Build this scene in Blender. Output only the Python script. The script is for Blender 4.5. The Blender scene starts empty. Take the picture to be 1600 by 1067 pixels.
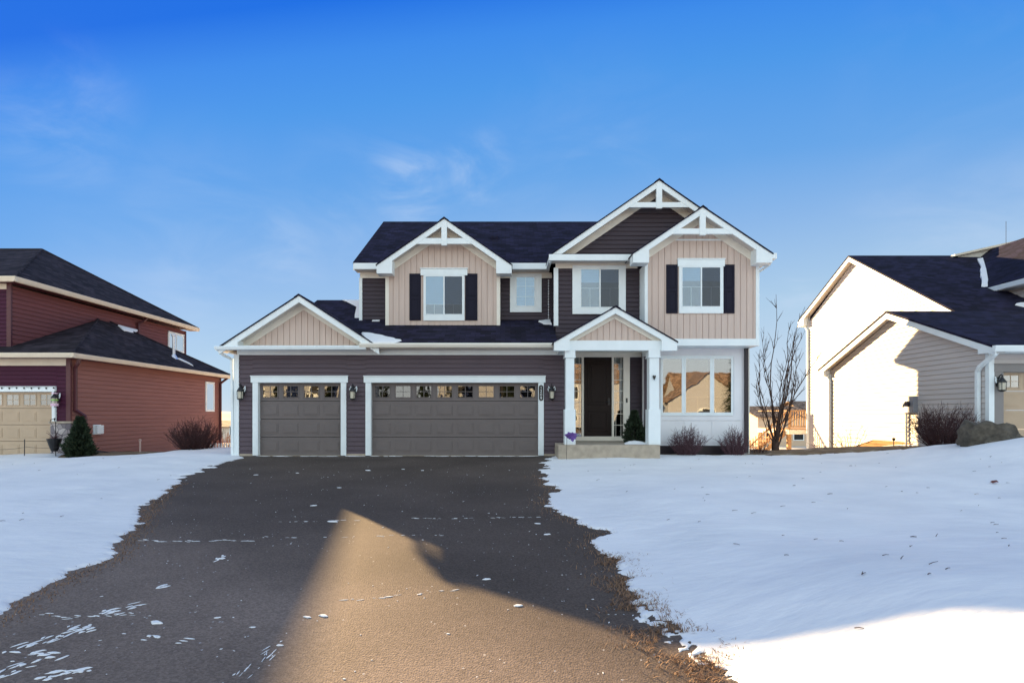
import bpy, bmesh, math, random
import numpy as np
from mathutils import Vector, noise as mnoise
random.seed(7)
S = bpy.context.scene
COL = S.collection
# ------------------------------------------------------------------ units: metres, X right, Y away from the street, Z up, 0 = garage slab
EYE = 1.2; FPX = 853.0; VPX = 790.0; VPY = 648.0
def gx(px, Y): return (px - VPX) / FPX * Y          # survey helpers: photo measurements -> metres on the plane at distance Y
def gz(py, Y): return EYE + (VPY - py) / FPX * Y

# ------------------------------------------------------------------ materials
def nodes(m):
    m.use_nodes = True
    return m.node_tree.nodes, m.node_tree.links, m.node_tree.nodes['Principled BSDF']
def mat(name, col, rough=.6, var=.12, scale=6, bump=0.0, bscale=60, metal=0, spec=.5, fine=0.0, stretch=None):
    m = bpy.data.materials.new(name); N, L, P = nodes(m)
    P.inputs['Roughness'].default_value = rough; P.inputs['Metallic'].default_value = metal
    P.inputs['Specular IOR Level'].default_value = spec
    g = N.new('ShaderNodeNewGeometry'); vec = g.outputs['Position']
    if stretch:
        mp = N.new('ShaderNodeMapping'); mp.inputs['Scale'].default_value = stretch
        L.new(vec, mp.inputs['Vector']); vec = mp.outputs['Vector']
    t = N.new('ShaderNodeTexNoise'); t.inputs['Scale'].default_value = scale; t.inputs['Detail'].default_value = 5
    L.new(vec, t.inputs['Vector'])
    mr = N.new('ShaderNodeMapRange'); mr.inputs[1].default_value = .25; mr.inputs[2].default_value = .75
    mr.inputs[3].default_value = 1 - var; mr.inputs[4].default_value = 1 + var
    L.new(t.outputs['Fac'], mr.inputs[0])
    val = mr.outputs[0]
    if fine:
        t3 = N.new('ShaderNodeTexNoise'); t3.inputs['Scale'].default_value = bscale; t3.inputs['Detail'].default_value = 2
        L.new(g.outputs['Position'], t3.inputs['Vector'])
        m3 = N.new('ShaderNodeMapRange'); m3.inputs[1].default_value = .3; m3.inputs[2].default_value = .7
        m3.inputs[3].default_value = 1 - fine; m3.inputs[4].default_value = 1 + fine
        L.new(t3.outputs['Fac'], m3.inputs[0])
        mm = N.new('ShaderNodeMath'); mm.operation = 'MULTIPLY'; L.new(val, mm.inputs[0]); L.new(m3.outputs[0], mm.inputs[1]); val = mm.outputs[0]
    vm = N.new('ShaderNodeVectorMath'); vm.operation = 'SCALE'; vm.inputs[0].default_value = col
    L.new(val, vm.inputs['Scale']); L.new(vm.outputs[0], P.inputs['Base Color'])
    if bump:
        t2 = N.new('ShaderNodeTexNoise'); t2.inputs['Scale'].default_value = bscale; t2.inputs['Detail'].default_value = 3
        L.new(vec, t2.inputs['Vector'])
        b = N.new('ShaderNodeBump'); b.inputs['Strength'].default_value = bump; b.inputs['Distance'].default_value = .01
        L.new(t2.outputs['Fac'], b.inputs['Height']); L.new(b.outputs[0], P.inputs['Normal'])
    return m
def shingle(name, col):
    m = bpy.data.materials.new(name); N, L, P = nodes(m)
    P.inputs['Roughness'].default_value = .9; P.inputs['Specular IOR Level'].default_value = .2
    g = N.new('ShaderNodeNewGeometry'); sp = N.new('ShaderNodeSeparateXYZ'); L.new(g.outputs['Position'], sp.inputs[0])
    sn = N.new('ShaderNodeSeparateXYZ'); L.new(g.outputs['True Normal'], sn.inputs[0])
    ax = N.new('ShaderNodeMath'); ax.operation = 'ABSOLUTE'; L.new(sn.outputs[0], ax.inputs[0])
    ay = N.new('ShaderNodeMath'); ay.operation = 'ABSOLUTE'; L.new(sn.outputs[1], ay.inputs[0])
    gt = N.new('ShaderNodeMath'); gt.operation = 'GREATER_THAN'; L.new(ax.outputs[0], gt.inputs[0]); L.new(ay.outputs[0], gt.inputs[1])
    mx = N.new('ShaderNodeMix'); L.new(gt.outputs[0], mx.inputs[0]); L.new(sp.outputs[0], mx.inputs[2]); L.new(sp.outputs[1], mx.inputs[3])
    mz = N.new('ShaderNodeMath'); mz.operation = 'MULTIPLY'; mz.inputs[1].default_value = 1.75; L.new(sp.outputs[2], mz.inputs[0])
    cb = N.new('ShaderNodeCombineXYZ'); L.new(mx.outputs[0], cb.inputs[0]); L.new(mz.outputs[0], cb.inputs[1])
    br = N.new('ShaderNodeTexBrick'); br.inputs['Scale'].default_value = 1; br.inputs['Brick Width'].default_value = .3
    br.inputs['Row Height'].default_value = .15; br.inputs['Mortar Size'].default_value = .006
    c = Vector(col)
    br.inputs['Color1'].default_value = (*(c * 1.75), 1); br.inputs['Color2'].default_value = (*(c * .55), 1); br.inputs['Mortar'].default_value = (*(c * .3), 1)
    L.new(cb.outputs[0], br.inputs['Vector'])
    t = N.new('ShaderNodeTexNoise'); t.inputs['Scale'].default_value = 1.3; t.inputs['Detail'].default_value = 6; L.new(g.outputs['Position'], t.inputs['Vector'])
    mr = N.new('ShaderNodeMapRange'); mr.inputs[1].default_value = .3; mr.inputs[2].default_value = .7; mr.inputs[3].default_value = .75; mr.inputs[4].default_value = 1.3
    L.new(t.outputs['Fac'], mr.inputs[0])
    vm = N.new('ShaderNodeVectorMath'); vm.operation = 'SCALE'; L.new(br.outputs['Color'], vm.inputs[0]); L.new(mr.outputs[0], vm.inputs['Scale'])
    L.new(vm.outputs[0], P.inputs['Base Color'])
    b = N.new('ShaderNodeBump'); b.inputs['Strength'].default_value = .5; b.inputs['Distance'].default_value = .02
    L.new(br.outputs['Fac'], b.inputs['Height']); b.invert = True; L.new(b.outputs[0], P.inputs['Normal'])
    return m
def glass(name, refl=.22, tint=(.8, .85, .88), wav=.02):
    m = bpy.data.materials.new(name); m.use_nodes = True; N = m.node_tree.nodes; L = m.node_tree.links; N.clear()
    o = N.new('ShaderNodeOutputMaterial'); tr = N.new('ShaderNodeBsdfTransparent'); tr.inputs[0].default_value = (*tint, 1)
    gl = N.new('ShaderNodeBsdfGlossy'); gl.inputs['Roughness'].default_value = .015
    t = N.new('ShaderNodeTexNoise'); t.inputs['Scale'].default_value = 1.6; g = N.new('ShaderNodeNewGeometry'); L.new(g.outputs['Position'], t.inputs['Vector'])
    b = N.new('ShaderNodeBump'); b.inputs['Strength'].default_value = wav * 10; b.inputs['Distance'].default_value = .012
    L.new(t.outputs['Fac'], b.inputs['Height']); L.new(b.outputs[0], gl.inputs['Normal'])
    fr = N.new('ShaderNodeLayerWeight'); fr.inputs['Blend'].default_value = .3
    mr = N.new('ShaderNodeMapRange'); mr.inputs[3].default_value = refl; mr.inputs[4].default_value = 1; L.new(fr.outputs['Fresnel'], mr.inputs[0])
    mx = N.new('ShaderNodeMixShader'); L.new(mr.outputs[0], mx.inputs[0]); L.new(tr.outputs[0], mx.inputs[1]); L.new(gl.outputs[0], mx.inputs[2])
    L.new(mx.outputs[0], o.inputs[0])
    return m
M = {}
M['trim'] = mat('white_trim', (.82, .88, .89), .5, .04, 3)
M['cream'] = mat('cream_trim', (.82, .77, .67), .55, .05, 3)
M['soffit'] = mat('soffit', (.62, .57, .52), .7, .05, 5)
M['plum'] = mat('plum_lap_siding', (.112, .086, .102), .5, .10, 2.5, stretch=(.4, .4, 6), spec=.12)
M['charcoal'] = mat('charcoal_lap_siding', (.068, .054, .066), .5, .10, 2.5, stretch=(.4, .4, 6), spec=.12)
M['tan'] = mat('tan_vertical_siding', (.60, .47, .40), .6, .07, 2.5, stretch=(6, 6, .4))
M['roof'] = shingle('dark_shingles', (.0115, .0105, .026))
M['roof2'] = shingle('weathered_shingles', (.024, .019, .024))
M['door'] = mat('garage_door_paint', (.175, .150, .145), .5, .05, 2, spec=.12)
M['entry'] = mat('entry_door_paint', (.019, .013, .012), .4, .08, 4, spec=.12)
M['shutter'] = mat('navy_shutter', (.013, .012, .026), .45, .05, 4, spec=.12)
M['white_panel'] = mat('white_panel', (.80, .80, .82), .55, .04, 2)
M['concrete'] = mat('concrete', (.42, .35, .27), .85, .18, 7, .4, 90)
M['foundation'] = mat('foundation', (.31, .17, .07), .9, .15, 5, .3, 60)
M['dark'] = mat('interior_dark', (.016, .016, .018), .8, .05, 2)
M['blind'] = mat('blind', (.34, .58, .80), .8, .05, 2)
M['screen'] = mat('insect_screen', (.16, .17, .18), .8, .05, 3)
M['glass'] = glass('window_glass', .12, (.85, .92, .96))
M['glass_screened'] = glass('screened_glass', .03, (.50, .52, .58))
M['glass2'] = glass('garage_glass', .18, (.5, .5, .5), .05)
M['glass3'] = glass('picture_window_glass', .29, (.6, .6, .6), .015)
M['black'] = mat('black_metal', (.012, .012, .014), .4, .05, 5)
M['lampglass'] = mat('seeded_lamp_glass', (.62, .58, .46), .25, .1, 30)
M['silver'] = mat('silver_metal', (.72, .72, .75), .35, .05, 9, metal=.6)
M['spout'] = mat('dark_downspout', (.025, .017, .022), .45, .05, 5)
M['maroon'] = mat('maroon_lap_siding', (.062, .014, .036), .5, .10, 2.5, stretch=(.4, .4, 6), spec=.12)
M['maroon_bounce'] = mat('maroon_siding_bounce', (.30, .135, .112), .5, .10, 2.5, stretch=(.4, .4, 6), spec=.12)  # same maroon siding, warm bounced light painted into the side wall colour
M['maroon_bounce_weak'] = mat('maroon_siding_bounce_weak', (.19, .068, .066), .5, .10, 2.5, stretch=(.4, .4, 6), spec=.12)  # same siding on the upper side wall, with weaker bounced light in its colour
M['maroon_trim'] = mat('maroon_trim', (.085, .02, .026), .5, .08, 3)
M['cream_gutter'] = mat('cream_gutter', (.72, .62, .48), .5, .06, 3)
M['tan_door'] = mat('tan_door', (.50, .37, .25), .55, .06, 3)
M['grey_siding'] = mat('grey_lap_siding', (.57, .525, .50), .55, .06, 2.5, stretch=(.4, .4, 6))
M['grey_trim'] = mat('grey_trim', (.24, .22, .21), .6, .06, 3)
M['meter'] = mat('meter_grey', (.30, .31, .34), .45, .06, 6, metal=.3)
M['rock'] = mat('boulder_rock', (.085, .072, .055), .9, .45, 4.5, .8, 14, fine=.25)
M['wood'] = mat('deck_wood', (.40, .23, .11), .75, .2, 8, .2, 40)
M['twig'] = mat('dark_twig', (.075, .042, .032), .8, .25, 12)
M['redtwig'] = mat('red_twig', (.052, .018, .018), .75, .3, 12)
M['greytwig'] = mat('purple_grey_twig', (.095, .045, .055), .75, .3, 12)
M['fir'] = mat('evergreen_foliage', (.020, .036, .015), .8, .45, 9)
M['deadgrass'] = mat('dead_grass', (.26, .15, .085), .85, .35, 30)
M['purple'] = mat('purple_plastic', (.13, .06, .28), .4, .15, 30)
M['green_tape'] = mat('green_plastic', (.25, .55, .10), .4, .1, 30)
M['pink'] = mat('pink_plastic', (.75, .50, .62), .5, .1, 30)
M['pvc'] = mat('weathered_pvc', (.50, .36, .32), .5, .1, 10)
M['far_tan'] = mat('far_tan_siding', (.62, .47, .33), .7, .08, 1, stretch=(.3, .3, 5))
M['far_white'] = mat('far_pale_siding', (.66, .58, .48), .7, .08, 1, stretch=(.3, .3, 5))
M['far_grey'] = mat('far_grey_siding', (.30, .28, .27), .7, .08, 1, stretch=(.3, .3, 5))
M['far_roof'] = shingle('brown_shingles', (.20, .14, .10))
M['sky_reflection'] = mat('sky_reflection_blue', (.11, .19, .30), .8, .1, 2)  # blue of the reflected sky painted on the board behind the upper panes
M['street_grey'] = mat('cool_grey_siding', (.36, .38, .42), .7, .08, 1, stretch=(.3, .3, 5))
M['leaf'] = mat('dry_leaf', (.16, .05, .03), .7, .2, 30)

def stone_mat():
    m = bpy.data.materials.new('stone_veneer'); N, L, P = nodes(m); P.inputs['Roughness'].default_value = .85
    g = N.new('ShaderNodeNewGeometry')
    v = N.new('ShaderNodeTexVoronoi'); v.inputs['Scale'].default_value = 5.5; L.new(g.outputs['Position'], v.inputs['Vector'])
    d = N.new('ShaderNodeTexVoronoi'); d.feature = 'DISTANCE_TO_EDGE'; d.inputs['Scale'].default_value = 5.5; L.new(g.outputs['Position'], d.inputs['Vector'])
    r = N.new('ShaderNodeValToRGB'); r.color_ramp.elements[0].color = (.14, .12, .14, 1); r.color_ramp.elements[1].color = (.52, .46, .44, 1)
    sp = N.new('ShaderNodeSeparateColor'); L.new(v.outputs['Color'], sp.inputs[0]); L.new(sp.outputs[0], r.inputs[0])
    lt = N.new('ShaderNodeMath'); lt.operation = 'LESS_THAN'; lt.inputs[1].default_value = .035; L.new(d.outputs['Distance'], lt.inputs[0])
    mx = N.new('ShaderNodeMix'); mx.data_type = 'RGBA'; L.new(lt.outputs[0], mx.inputs[0]); L.new(r.outputs[0], mx.inputs[6]); mx.inputs[7].default_value = (.07, .06, .07, 1)
    L.new(mx.outputs[2], P.inputs['Base Color'])
    b = N.new('ShaderNodeBump'); b.inputs['Strength'].default_value = .8; b.inputs['Distance'].default_value = .03; L.new(d.outputs['Distance'], b.inputs['Height']); L.new(b.outputs[0], P.inputs['Normal'])
    return m
M['stone'] = stone_mat()

def snow_mat():
    m = bpy.data.materials.new('snow'); N, L, P = nodes(m)
    P.inputs['Roughness'].default_value = .75; P.inputs['Specular IOR Level'].default_value = .25
    g = N.new('ShaderNodeNewGeometry')
    t = N.new('ShaderNodeTexNoise'); t.inputs['Scale'].default_value = .8; t.inputs['Detail'].default_value = 7; L.new(g.outputs['Position'], t.inputs['Vector'])
    r = N.new('ShaderNodeValToRGB'); r.color_ramp.elements[0].position = .3; r.color_ramp.elements[0].color = (.76, .775, .80, 1)
    r.color_ramp.elements[1].position = .7; r.color_ramp.elements[1].color = (.87, .875, .885, 1); L.new(t.outputs['Fac'], r.inputs[0]); L.new(r.outputs[0], P.inputs['Base Color'])
    mp = N.new('ShaderNodeMapping'); mp.inputs['Scale'].default_value = (3, 9, 6); L.new(g.outputs['Position'], mp.inputs[0])
    a = N.new('ShaderNodeTexNoise'); a.inputs['Scale'].default_value = 1.5; a.inputs['Detail'].default_value = 8; a.inputs['Roughness'].default_value = .62; L.new(mp.outputs[0], a.inputs['Vector'])
    b = N.new('ShaderNodeBump'); b.inputs['Strength'].default_value = .28; b.inputs['Distance'].default_value = .04
    L.new(a.outputs['Fac'], b.inputs['Height']); L.new(b.outputs[0], P.inputs['Normal'])
    return m
M['snow'] = snow_mat()

def ground_mat():
    m = bpy.data.materials.new('frozen_ground'); N, L, P = nodes(m); P.inputs['Roughness'].default_value = .9
    g = N.new('ShaderNodeNewGeometry')
    mp = N.new('ShaderNodeMapping'); mp.inputs['Scale'].default_value = (1, 2.5, 1); L.new(g.outputs['Position'], mp.inputs[0])
    t = N.new('ShaderNodeTexNoise'); t.inputs['Scale'].default_value = .9; t.inputs['Detail'].default_value = 9; t.inputs['Roughness'].default_value = .7; L.new(mp.outputs[0], t.inputs['Vector'])
    r = N.new('ShaderNodeValToRGB'); e = r.color_ramp.elements
    e[0].position = .35; e[0].color = (.065, .045, .028, 1); e[1].position = .66; e[1].color = (.74, .73, .72, 1)
    x = e.new(.5); x.color = (.17, .115, .065, 1); x = e.new(.6); x.color = (.24, .18, .11, 1)
    L.new(t.outputs['Fac'], r.inputs[0])
    # beyond the yard it is mostly snow with a little dead grass showing
    sp = N.new('ShaderNodeSeparateXYZ'); L.new(g.outputs['Position'], sp.inputs[0])
    mr = N.new('ShaderNodeMapRange'); mr.inputs[1].default_value = 25; mr.inputs[2].default_value = 45; mr.inputs[3].default_value = 0; mr.inputs[4].default_value = .75; L.new(sp.outputs[1], mr.inputs[0])
    mx = N.new('ShaderNodeMix'); mx.data_type = 'RGBA'; L.new(mr.outputs[0], mx.inputs[0]); L.new(r.outputs[0], mx.inputs[6]); mx.inputs[7].default_value = (.72, .68, .62, 1)
    L.new(mx.outputs[2], P.inputs['Base Color'])
    f = N.new('ShaderNodeTexNoise'); f.inputs['Scale'].default_value = 30; f.inputs['Detail'].default_value = 5; L.new(g.outputs['Position'], f.inputs['Vector'])
    b = N.new('ShaderNodeBump'); b.inputs['Strength'].default_value = .8; b.inputs['Distance'].default_value = .03; L.new(f.outputs['Fac'], b.inputs['Height']); L.new(b.outputs[0], P.inputs['Normal'])
    return m
M['ground'] = ground_mat()

def asphalt_mat():
    m = bpy.data.materials.new('asphalt'); N, L, P = nodes(m)
    P.inputs['Roughness'].default_value = .85; P.inputs['Specular IOR Level'].default_value = .2
    g = N.new('ShaderNodeNewGeometry')
    t = N.new('ShaderNodeTexNoise'); t.inputs['Scale'].default_value = .55; t.inputs['Detail'].default_value = 6; L.new(g.outputs['Position'], t.inputs['Vector'])
    r = N.new('ShaderNodeValToRGB'); e = r.color_ramp.elements; e[0].position = .3; e[0].color = (.158, .123, .105, 1); e[1].position = .72; e[1].color = (.245, .19, .162, 1)
    L.new(t.outputs['Fac'], r.inputs[0])
    v = N.new('ShaderNodeTexVoronoi'); v.inputs['Scale'].default_value = 75; L.new(g.outputs['Position'], v.inputs['Vector'])
    sp = N.new('ShaderNodeSeparateColor'); L.new(v.outputs['Color'], sp.inputs[0])
    mr = N.new('ShaderNodeMapRange'); mr.inputs[3].default_value = .74; mr.inputs[4].default_value = 1.26; L.new(sp.outputs[0], mr.inputs[0])
    vm = N.new('ShaderNodeVectorMath'); vm.operation = 'SCALE'; L.new(r.outputs[0], vm.inputs[0]); L.new(mr.outputs[0], vm.inputs['Scale'])
    # the drive darkens towards the garage and to the right, with noisy edges
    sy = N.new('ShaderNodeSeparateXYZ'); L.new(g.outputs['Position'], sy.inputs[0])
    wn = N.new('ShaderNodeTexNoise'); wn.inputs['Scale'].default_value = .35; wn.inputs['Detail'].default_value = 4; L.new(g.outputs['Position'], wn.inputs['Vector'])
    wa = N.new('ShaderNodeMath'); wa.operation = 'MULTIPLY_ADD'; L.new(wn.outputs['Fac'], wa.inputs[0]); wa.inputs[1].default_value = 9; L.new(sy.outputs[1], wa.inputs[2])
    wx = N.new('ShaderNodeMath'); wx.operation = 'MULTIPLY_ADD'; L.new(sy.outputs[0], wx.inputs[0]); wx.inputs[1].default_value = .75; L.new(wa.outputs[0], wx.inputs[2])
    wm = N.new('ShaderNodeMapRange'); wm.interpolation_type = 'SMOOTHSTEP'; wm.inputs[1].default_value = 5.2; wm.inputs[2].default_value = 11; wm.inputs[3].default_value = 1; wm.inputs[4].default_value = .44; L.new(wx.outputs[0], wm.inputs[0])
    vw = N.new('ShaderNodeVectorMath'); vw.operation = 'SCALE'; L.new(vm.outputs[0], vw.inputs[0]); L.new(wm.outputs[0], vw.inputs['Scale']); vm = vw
    # scattered pale grit and frost specks
    v2 = N.new('ShaderNodeTexVoronoi'); v2.inputs['Scale'].default_value = 28; L.new(g.outputs['Position'], v2.inputs['Vector'])
    s2 = N.new('ShaderNodeSeparateColor'); L.new(v2.outputs['Color'], s2.inputs[0])
    g1 = N.new('ShaderNodeMath'); g1.operation = 'GREATER_THAN'; g1.inputs[1].default_value = .965; L.new(s2.outputs[1], g1.inputs[0])
    l1 = N.new('ShaderNodeMath'); l1.operation = 'LESS_THAN'; l1.inputs[1].default_value = .22; L.new(v2.outputs['Distance'], l1.inputs[0])
    ml = N.new('ShaderNodeMath'); ml.operation = 'MULTIPLY'; L.new(g1.outputs[0], ml.inputs[0]); L.new(l1.outputs[0], ml.inputs[1])
    mx = N.new('ShaderNodeMix'); mx.data_type = 'RGBA'; L.new(ml.outputs[0], mx.inputs[0]); L.new(vm.outputs[0], mx.inputs[6]); mx.inputs[7].default_value = (.42, .41, .42, 1)
    L.new(mx.outputs[2], P.inputs['Base Color'])
    b = N.new('ShaderNodeBump'); b.inputs['Strength'].default_value = .45; b.inputs['Distance'].default_value = .006; L.new(v.outputs['Distance'], b.inputs['Height']); L.new(b.outputs[0], P.inputs['Normal'])
    return m
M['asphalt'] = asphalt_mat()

# ------------------------------------------------------------------ mesh builder
def clip(poly, a, b, c):                                # keep a*u + b*v >= c
    out = []
    for i in range(len(poly)):
        p, q = poly[i], poly[(i + 1) % len(poly)]
        dp, dq = a * p[0] + b * p[1] - c, a * q[0] + b * q[1] - c
        if dp >= 0: out.append(p)
        if (dp > 0 and dq < 0) or (dp < 0 and dq > 0):
            t = dp / (dp - dq); out.append((p[0] + (q[0] - p[0]) * t, p[1] + (q[1] - p[1]) * t))
    return out
class Fr:                                               # a wall's own frame: u along, v up, n out of the wall
    def __init__(s, O, U, Nn): s.O, s.U, s.N = Vector(O), Vector(U), Vector(Nn)
    def __call__(s, u, v, n=0): return s.O + s.U * u + Vector((0, 0, v)) + s.N * n
def front(Y): return Fr((0, Y, 0), (1, 0, 0), (0, -1, 0))
def rightside(X): return Fr((X, 0, 0), (0, 1, 0), (1, 0, 0))
def leftside(X): return Fr((X, 0, 0), (0, 1, 0), (-1, 0, 0))
def backside(Y): return Fr((0, Y, 0), (1, 0, 0), (0, 1, 0))
class MB:
    def __init__(s): s.v = []; s.f = []; s.m = []; s.k = 0
    def face(s, pts):
        i = len(s.v); s.v += [tuple(p) for p in pts]; s.f.append(tuple(range(i, i + len(pts)))); s.m.append(s.k)
    def prism(s, pts, off):                             # closed solid: polygon swept along off
        off = Vector(off); i = len(s.v); n = len(pts)
        s.v += [tuple(p) for p in pts] + [tuple(Vector(p) + off) for p in pts]
        s.f.append(tuple(range(i, i + n))); s.f.append(tuple(range(i + 2 * n - 1, i + n - 1, -1))); s.m += [s.k, s.k]
        for a in range(n):
            b = (a + 1) % n; s.f.append((i + a, i + n + a, i + n + b, i + b)); s.m.append(s.k)
        return s
    def box(s, x0, x1, y0, y1, z0, z1):
        return s.prism([(x0, y0, z0), (x1, y0, z0), (x1, y1, z0), (x0, y1, z0)], (0, 0, z1 - z0))
    def fbox(s, fr, u0, u1, v0, v1, n0, n1):
        return s.prism([fr(u0, v0, n0), fr(u1, v0, n0), fr(u1, v1, n0), fr(u0, v1, n0)], fr.N * (n1 - n0))
    def fprism(s, fr, poly, n0, n1):
        return s.prism([fr(u, v, n0) for u, v in poly], fr.N * (n1 - n0))
    def lap(s, fr, poly, course=.132, core=.14, gap=.02):
        s.fprism(fr, poly, -core, 0)
        v0 = min(p[1] for p in poly); v1 = max(p[1] for p in poly); v = v0
        while v < v1 - 1e-4:
            t = v + course - gap
            c = clip(clip(poly, 0, 1, v), 0, -1, -t)
            if len(c) > 2:
                nf = lambda w: .012 + .016 * max(0, 1 - (w - v) / (course - gap))
                s.face([fr(p[0], p[1], nf(p[1])) for p in c])
                for w, sg in ((v, 1), (t, -1)):
                    lo = [p[0] for p in c if abs(p[1] - w) < 1e-5]
                    if len(lo) > 1: s.face([fr(min(lo), w, 0), fr(max(lo), w, 0), fr(max(lo), w, nf(w)), fr(min(lo), w, nf(w))])
            v += course
        return s
    def boards(s, fr, poly, pitch=.19, core=.14, gap=.017):
        s.fprism(fr, poly, -core, 0)
        u0 = min(p[0] for p in poly); u1 = max(p[0] for p in poly); u = u0; k = 0
        while u < u1 - 1e-4:
            w = pitch
            c = clip(clip(poly, 1, 0, u + gap), -1, 0, -(u + w))
            if len(c) > 2: s.fprism(fr, c, .001, .02)
            u += w; k += 1
        return s
    def tube(s, pts, r, seg=6, r1=None, cap=True):
        pts = [Vector(p) for p in pts]; n = len(pts); base = len(s.v); r1 = r if r1 is None else r1
        for i, p in enumerate(pts):
            d = (pts[min(i + 1, n - 1)] - pts[max(i - 1, 0)])
            d = d.normalized() if d.length > 1e-9 else Vector((0, 0, 1))
            a = d.cross(Vector((0, 0, 1)) if abs(d.z) < .9 else Vector((1, 0, 0))).normalized(); b = d.cross(a)
            rr = r + (r1 - r) * i / max(1, n - 1)
            for k in range(seg):
                t = 2 * math.pi * k / seg; s.v.append(tuple(p + (a * math.cos(t) + b * math.sin(t)) * rr))
        for i in range(n - 1):
            for k in range(seg):
                k2 = (k + 1) % seg
                s.f.append((base + i * seg + k, base + i * seg + k2, base + (i + 1) * seg + k2, base + (i + 1) * seg + k)); s.m.append(s.k)
        if cap:
            s.f.append(tuple(base + k for k in range(seg))[::-1]); s.f.append(tuple(base + (n - 1) * seg + k for k in range(seg))); s.m += [s.k, s.k]
        return s
    def lathe(s, c, prof, seg=16):                      # prof: (radius, z) from bottom to top
        base = len(s.v); c = Vector(c)
        for r, z in prof:
            for k in range(seg):
                t = 2 * math.pi * k / seg; s.v.append((c.x + r * math.cos(t), c.y + r * math.sin(t), c.z + z))
        for i in range(len(prof) - 1):
            for k in range(seg):
                k2 = (k + 1) % seg
                s.f.append((base + i * seg + k, base + i * seg + k2, base + (i + 1) * seg + k2, base + (i + 1) * seg + k)); s.m.append(s.k)
        s.f.append(tuple(base + k for k in range(seg))[::-1]); s.f.append(tuple(base + (len(prof) - 1) * seg + k for k in range(seg))); s.m += [s.k, s.k]
        return s
    def build(s, name, mats, parent=None, smooth=False, bevel=0):
        me = bpy.data.meshes.new(name); me.from_pydata(s.v, [], s.f)
        if not isinstance(mats, (list, tuple)): mats = [mats]
        for m in mats: me.materials.append(M[m])
        if len(mats) > 1: me.polygons.foreach_set('material_index', s.m)
        if smooth: me.polygons.foreach_set('use_smooth', [True] * len(me.polygons))
        me.update()
        o = bpy.data.objects.new(name, me); COL.objects.link(o)
        if parent is not None:
            o.parent = parent
            mw = Vector((0, 0, 0)); p = parent
            while p is not None: mw += p.location; p = p.parent
            o.location = -mw                            # geometry is written in world metres
        if bevel:
            b = o.modifiers.new('bevel', 'BEVEL'); b.width = bevel; b.segments = 2; b.limit_method = 'ANGLE'
        return o
def thing(name, label, cat, loc=(0, 0, 0), group=None):
    o = bpy.data.objects.new(name, None); COL.objects.link(o); o.location = loc; o['label'] = label; o['category'] = cat
    if group: o['group'] = group
    return o
def tag(o, label, cat, group=None):
    o['label'] = label; o['category'] = cat
    if group: o['group'] = group
    return o
def kind(o, k): o['kind'] = k; return o

# ------------------------------------------------------------------ terrain
def sst(a, b, x): t = np.clip((x - a) / (b - a), 0, 1); return t * t * (3 - 2 * t)
def T(x, y):
    x = np.asarray(x, float); y = np.asarray(y, float)
    z = -.0323 * np.clip(16 - y, 0, 18.5)
    z = z + .62 * sst(8.3, 12.5, x) * sst(7, 12.5, y) * (1 - .78 * sst(13.0, 17, y))
    z = z + .42 * sst(.95, 3.0, x) * (1 - .8 * sst(3.2, 6.5, y)) * (1 - sst(8, 14, y)) * sst(-2, 0, y)
    z = z - .20 * sst(-8.5, -13.5, x) * sst(4, 12, y)
    z = z - 2.3 * sst(18.3, 34, y) * (1 - .0 * x)
    z = z - .35 * sst(17.3, 22, y) * sst(7.0, 8.5, x)
    return z
def grid(name, xs, ys, Z, m, k='structure'):
    nx, ny = len(xs), len(ys)
    X, Y = np.meshgrid(xs, ys)
    co = np.stack([X, Y, Z], -1).reshape(-1, 3)
    i = np.arange(nx * ny).reshape(ny, nx)
    q = np.stack([i[:-1, :-1], i[:-1, 1:], i[1:, 1:], i[1:, :-1]], -1).reshape(-1, 4)
    me = bpy.data.meshes.new(name); me.vertices.add(len(co)); me.vertices.foreach_set('co', co.ravel())
    me.loops.add(q.size); me.loops.foreach_set('vertex_index', q.ravel().astype(np.int32))
    me.polygons.add(len(q)); me.polygons.foreach_set('loop_start', np.arange(0, q.size, 4, dtype=np.int32))
    me.polygons.foreach_set('use_smooth', np.ones(len(q), bool))
    me.update(calc_edges=True); me.validate(); me.materials.append(M[m])
    o = bpy.data.objects.new(name, me); COL.objects.link(o); o['kind'] = k
    return o
def steps(*segs):                                       # (start, stop, step) ...
    return np.unique(np.concatenate([np.arange(a, b, s) for a, b, s in segs]))
def vnoise(X, Y, sc, seed=0, oct=3):
    rng = np.random.RandomState(seed); tot = 0; amp = 1; nrm = 0
    for o in range(oct):
        g = rng.rand(256, 256); x = X * sc * 2 ** o + 37.3 * o + 1000; y = Y * sc * 2 ** o + 11.7 * o + 1000
        xi = np.floor(x).astype(int); yi = np.floor(y).astype(int); fx = x - xi; fy = y - yi
        fx = fx * fx * (3 - 2 * fx); fy = fy * fy * (3 - 2 * fy)
        a = g[xi % 256, yi % 256]; b = g[(xi + 1) % 256, yi % 256]; c = g[xi % 256, (yi + 1) % 256]; d = g[(xi + 1) % 256, (yi + 1) % 256]
        tot = tot + amp * ((a * (1 - fx) + b * fx) * (1 - fy) + (c * (1 - fx) + d * fx) * fy - .5); nrm += amp; amp *= .55
    return tot / nrm * 2
xs = steps((-3000, -300, 300), (-300, -40, 20), (-40, -15, .5), (-15, -10, .2), (-10, 4, .5), (4, 14, .2), (14, 40, .5), (40, 300, 20), (300, 3001, 300))
ys = steps((-300, -40, 20), (-40, 14, .5), (14, 22, .15), (22, 45, .5), (45, 300, 15), (300, 4001, 300))
X, Y = np.meshgrid(xs, ys)
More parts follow.
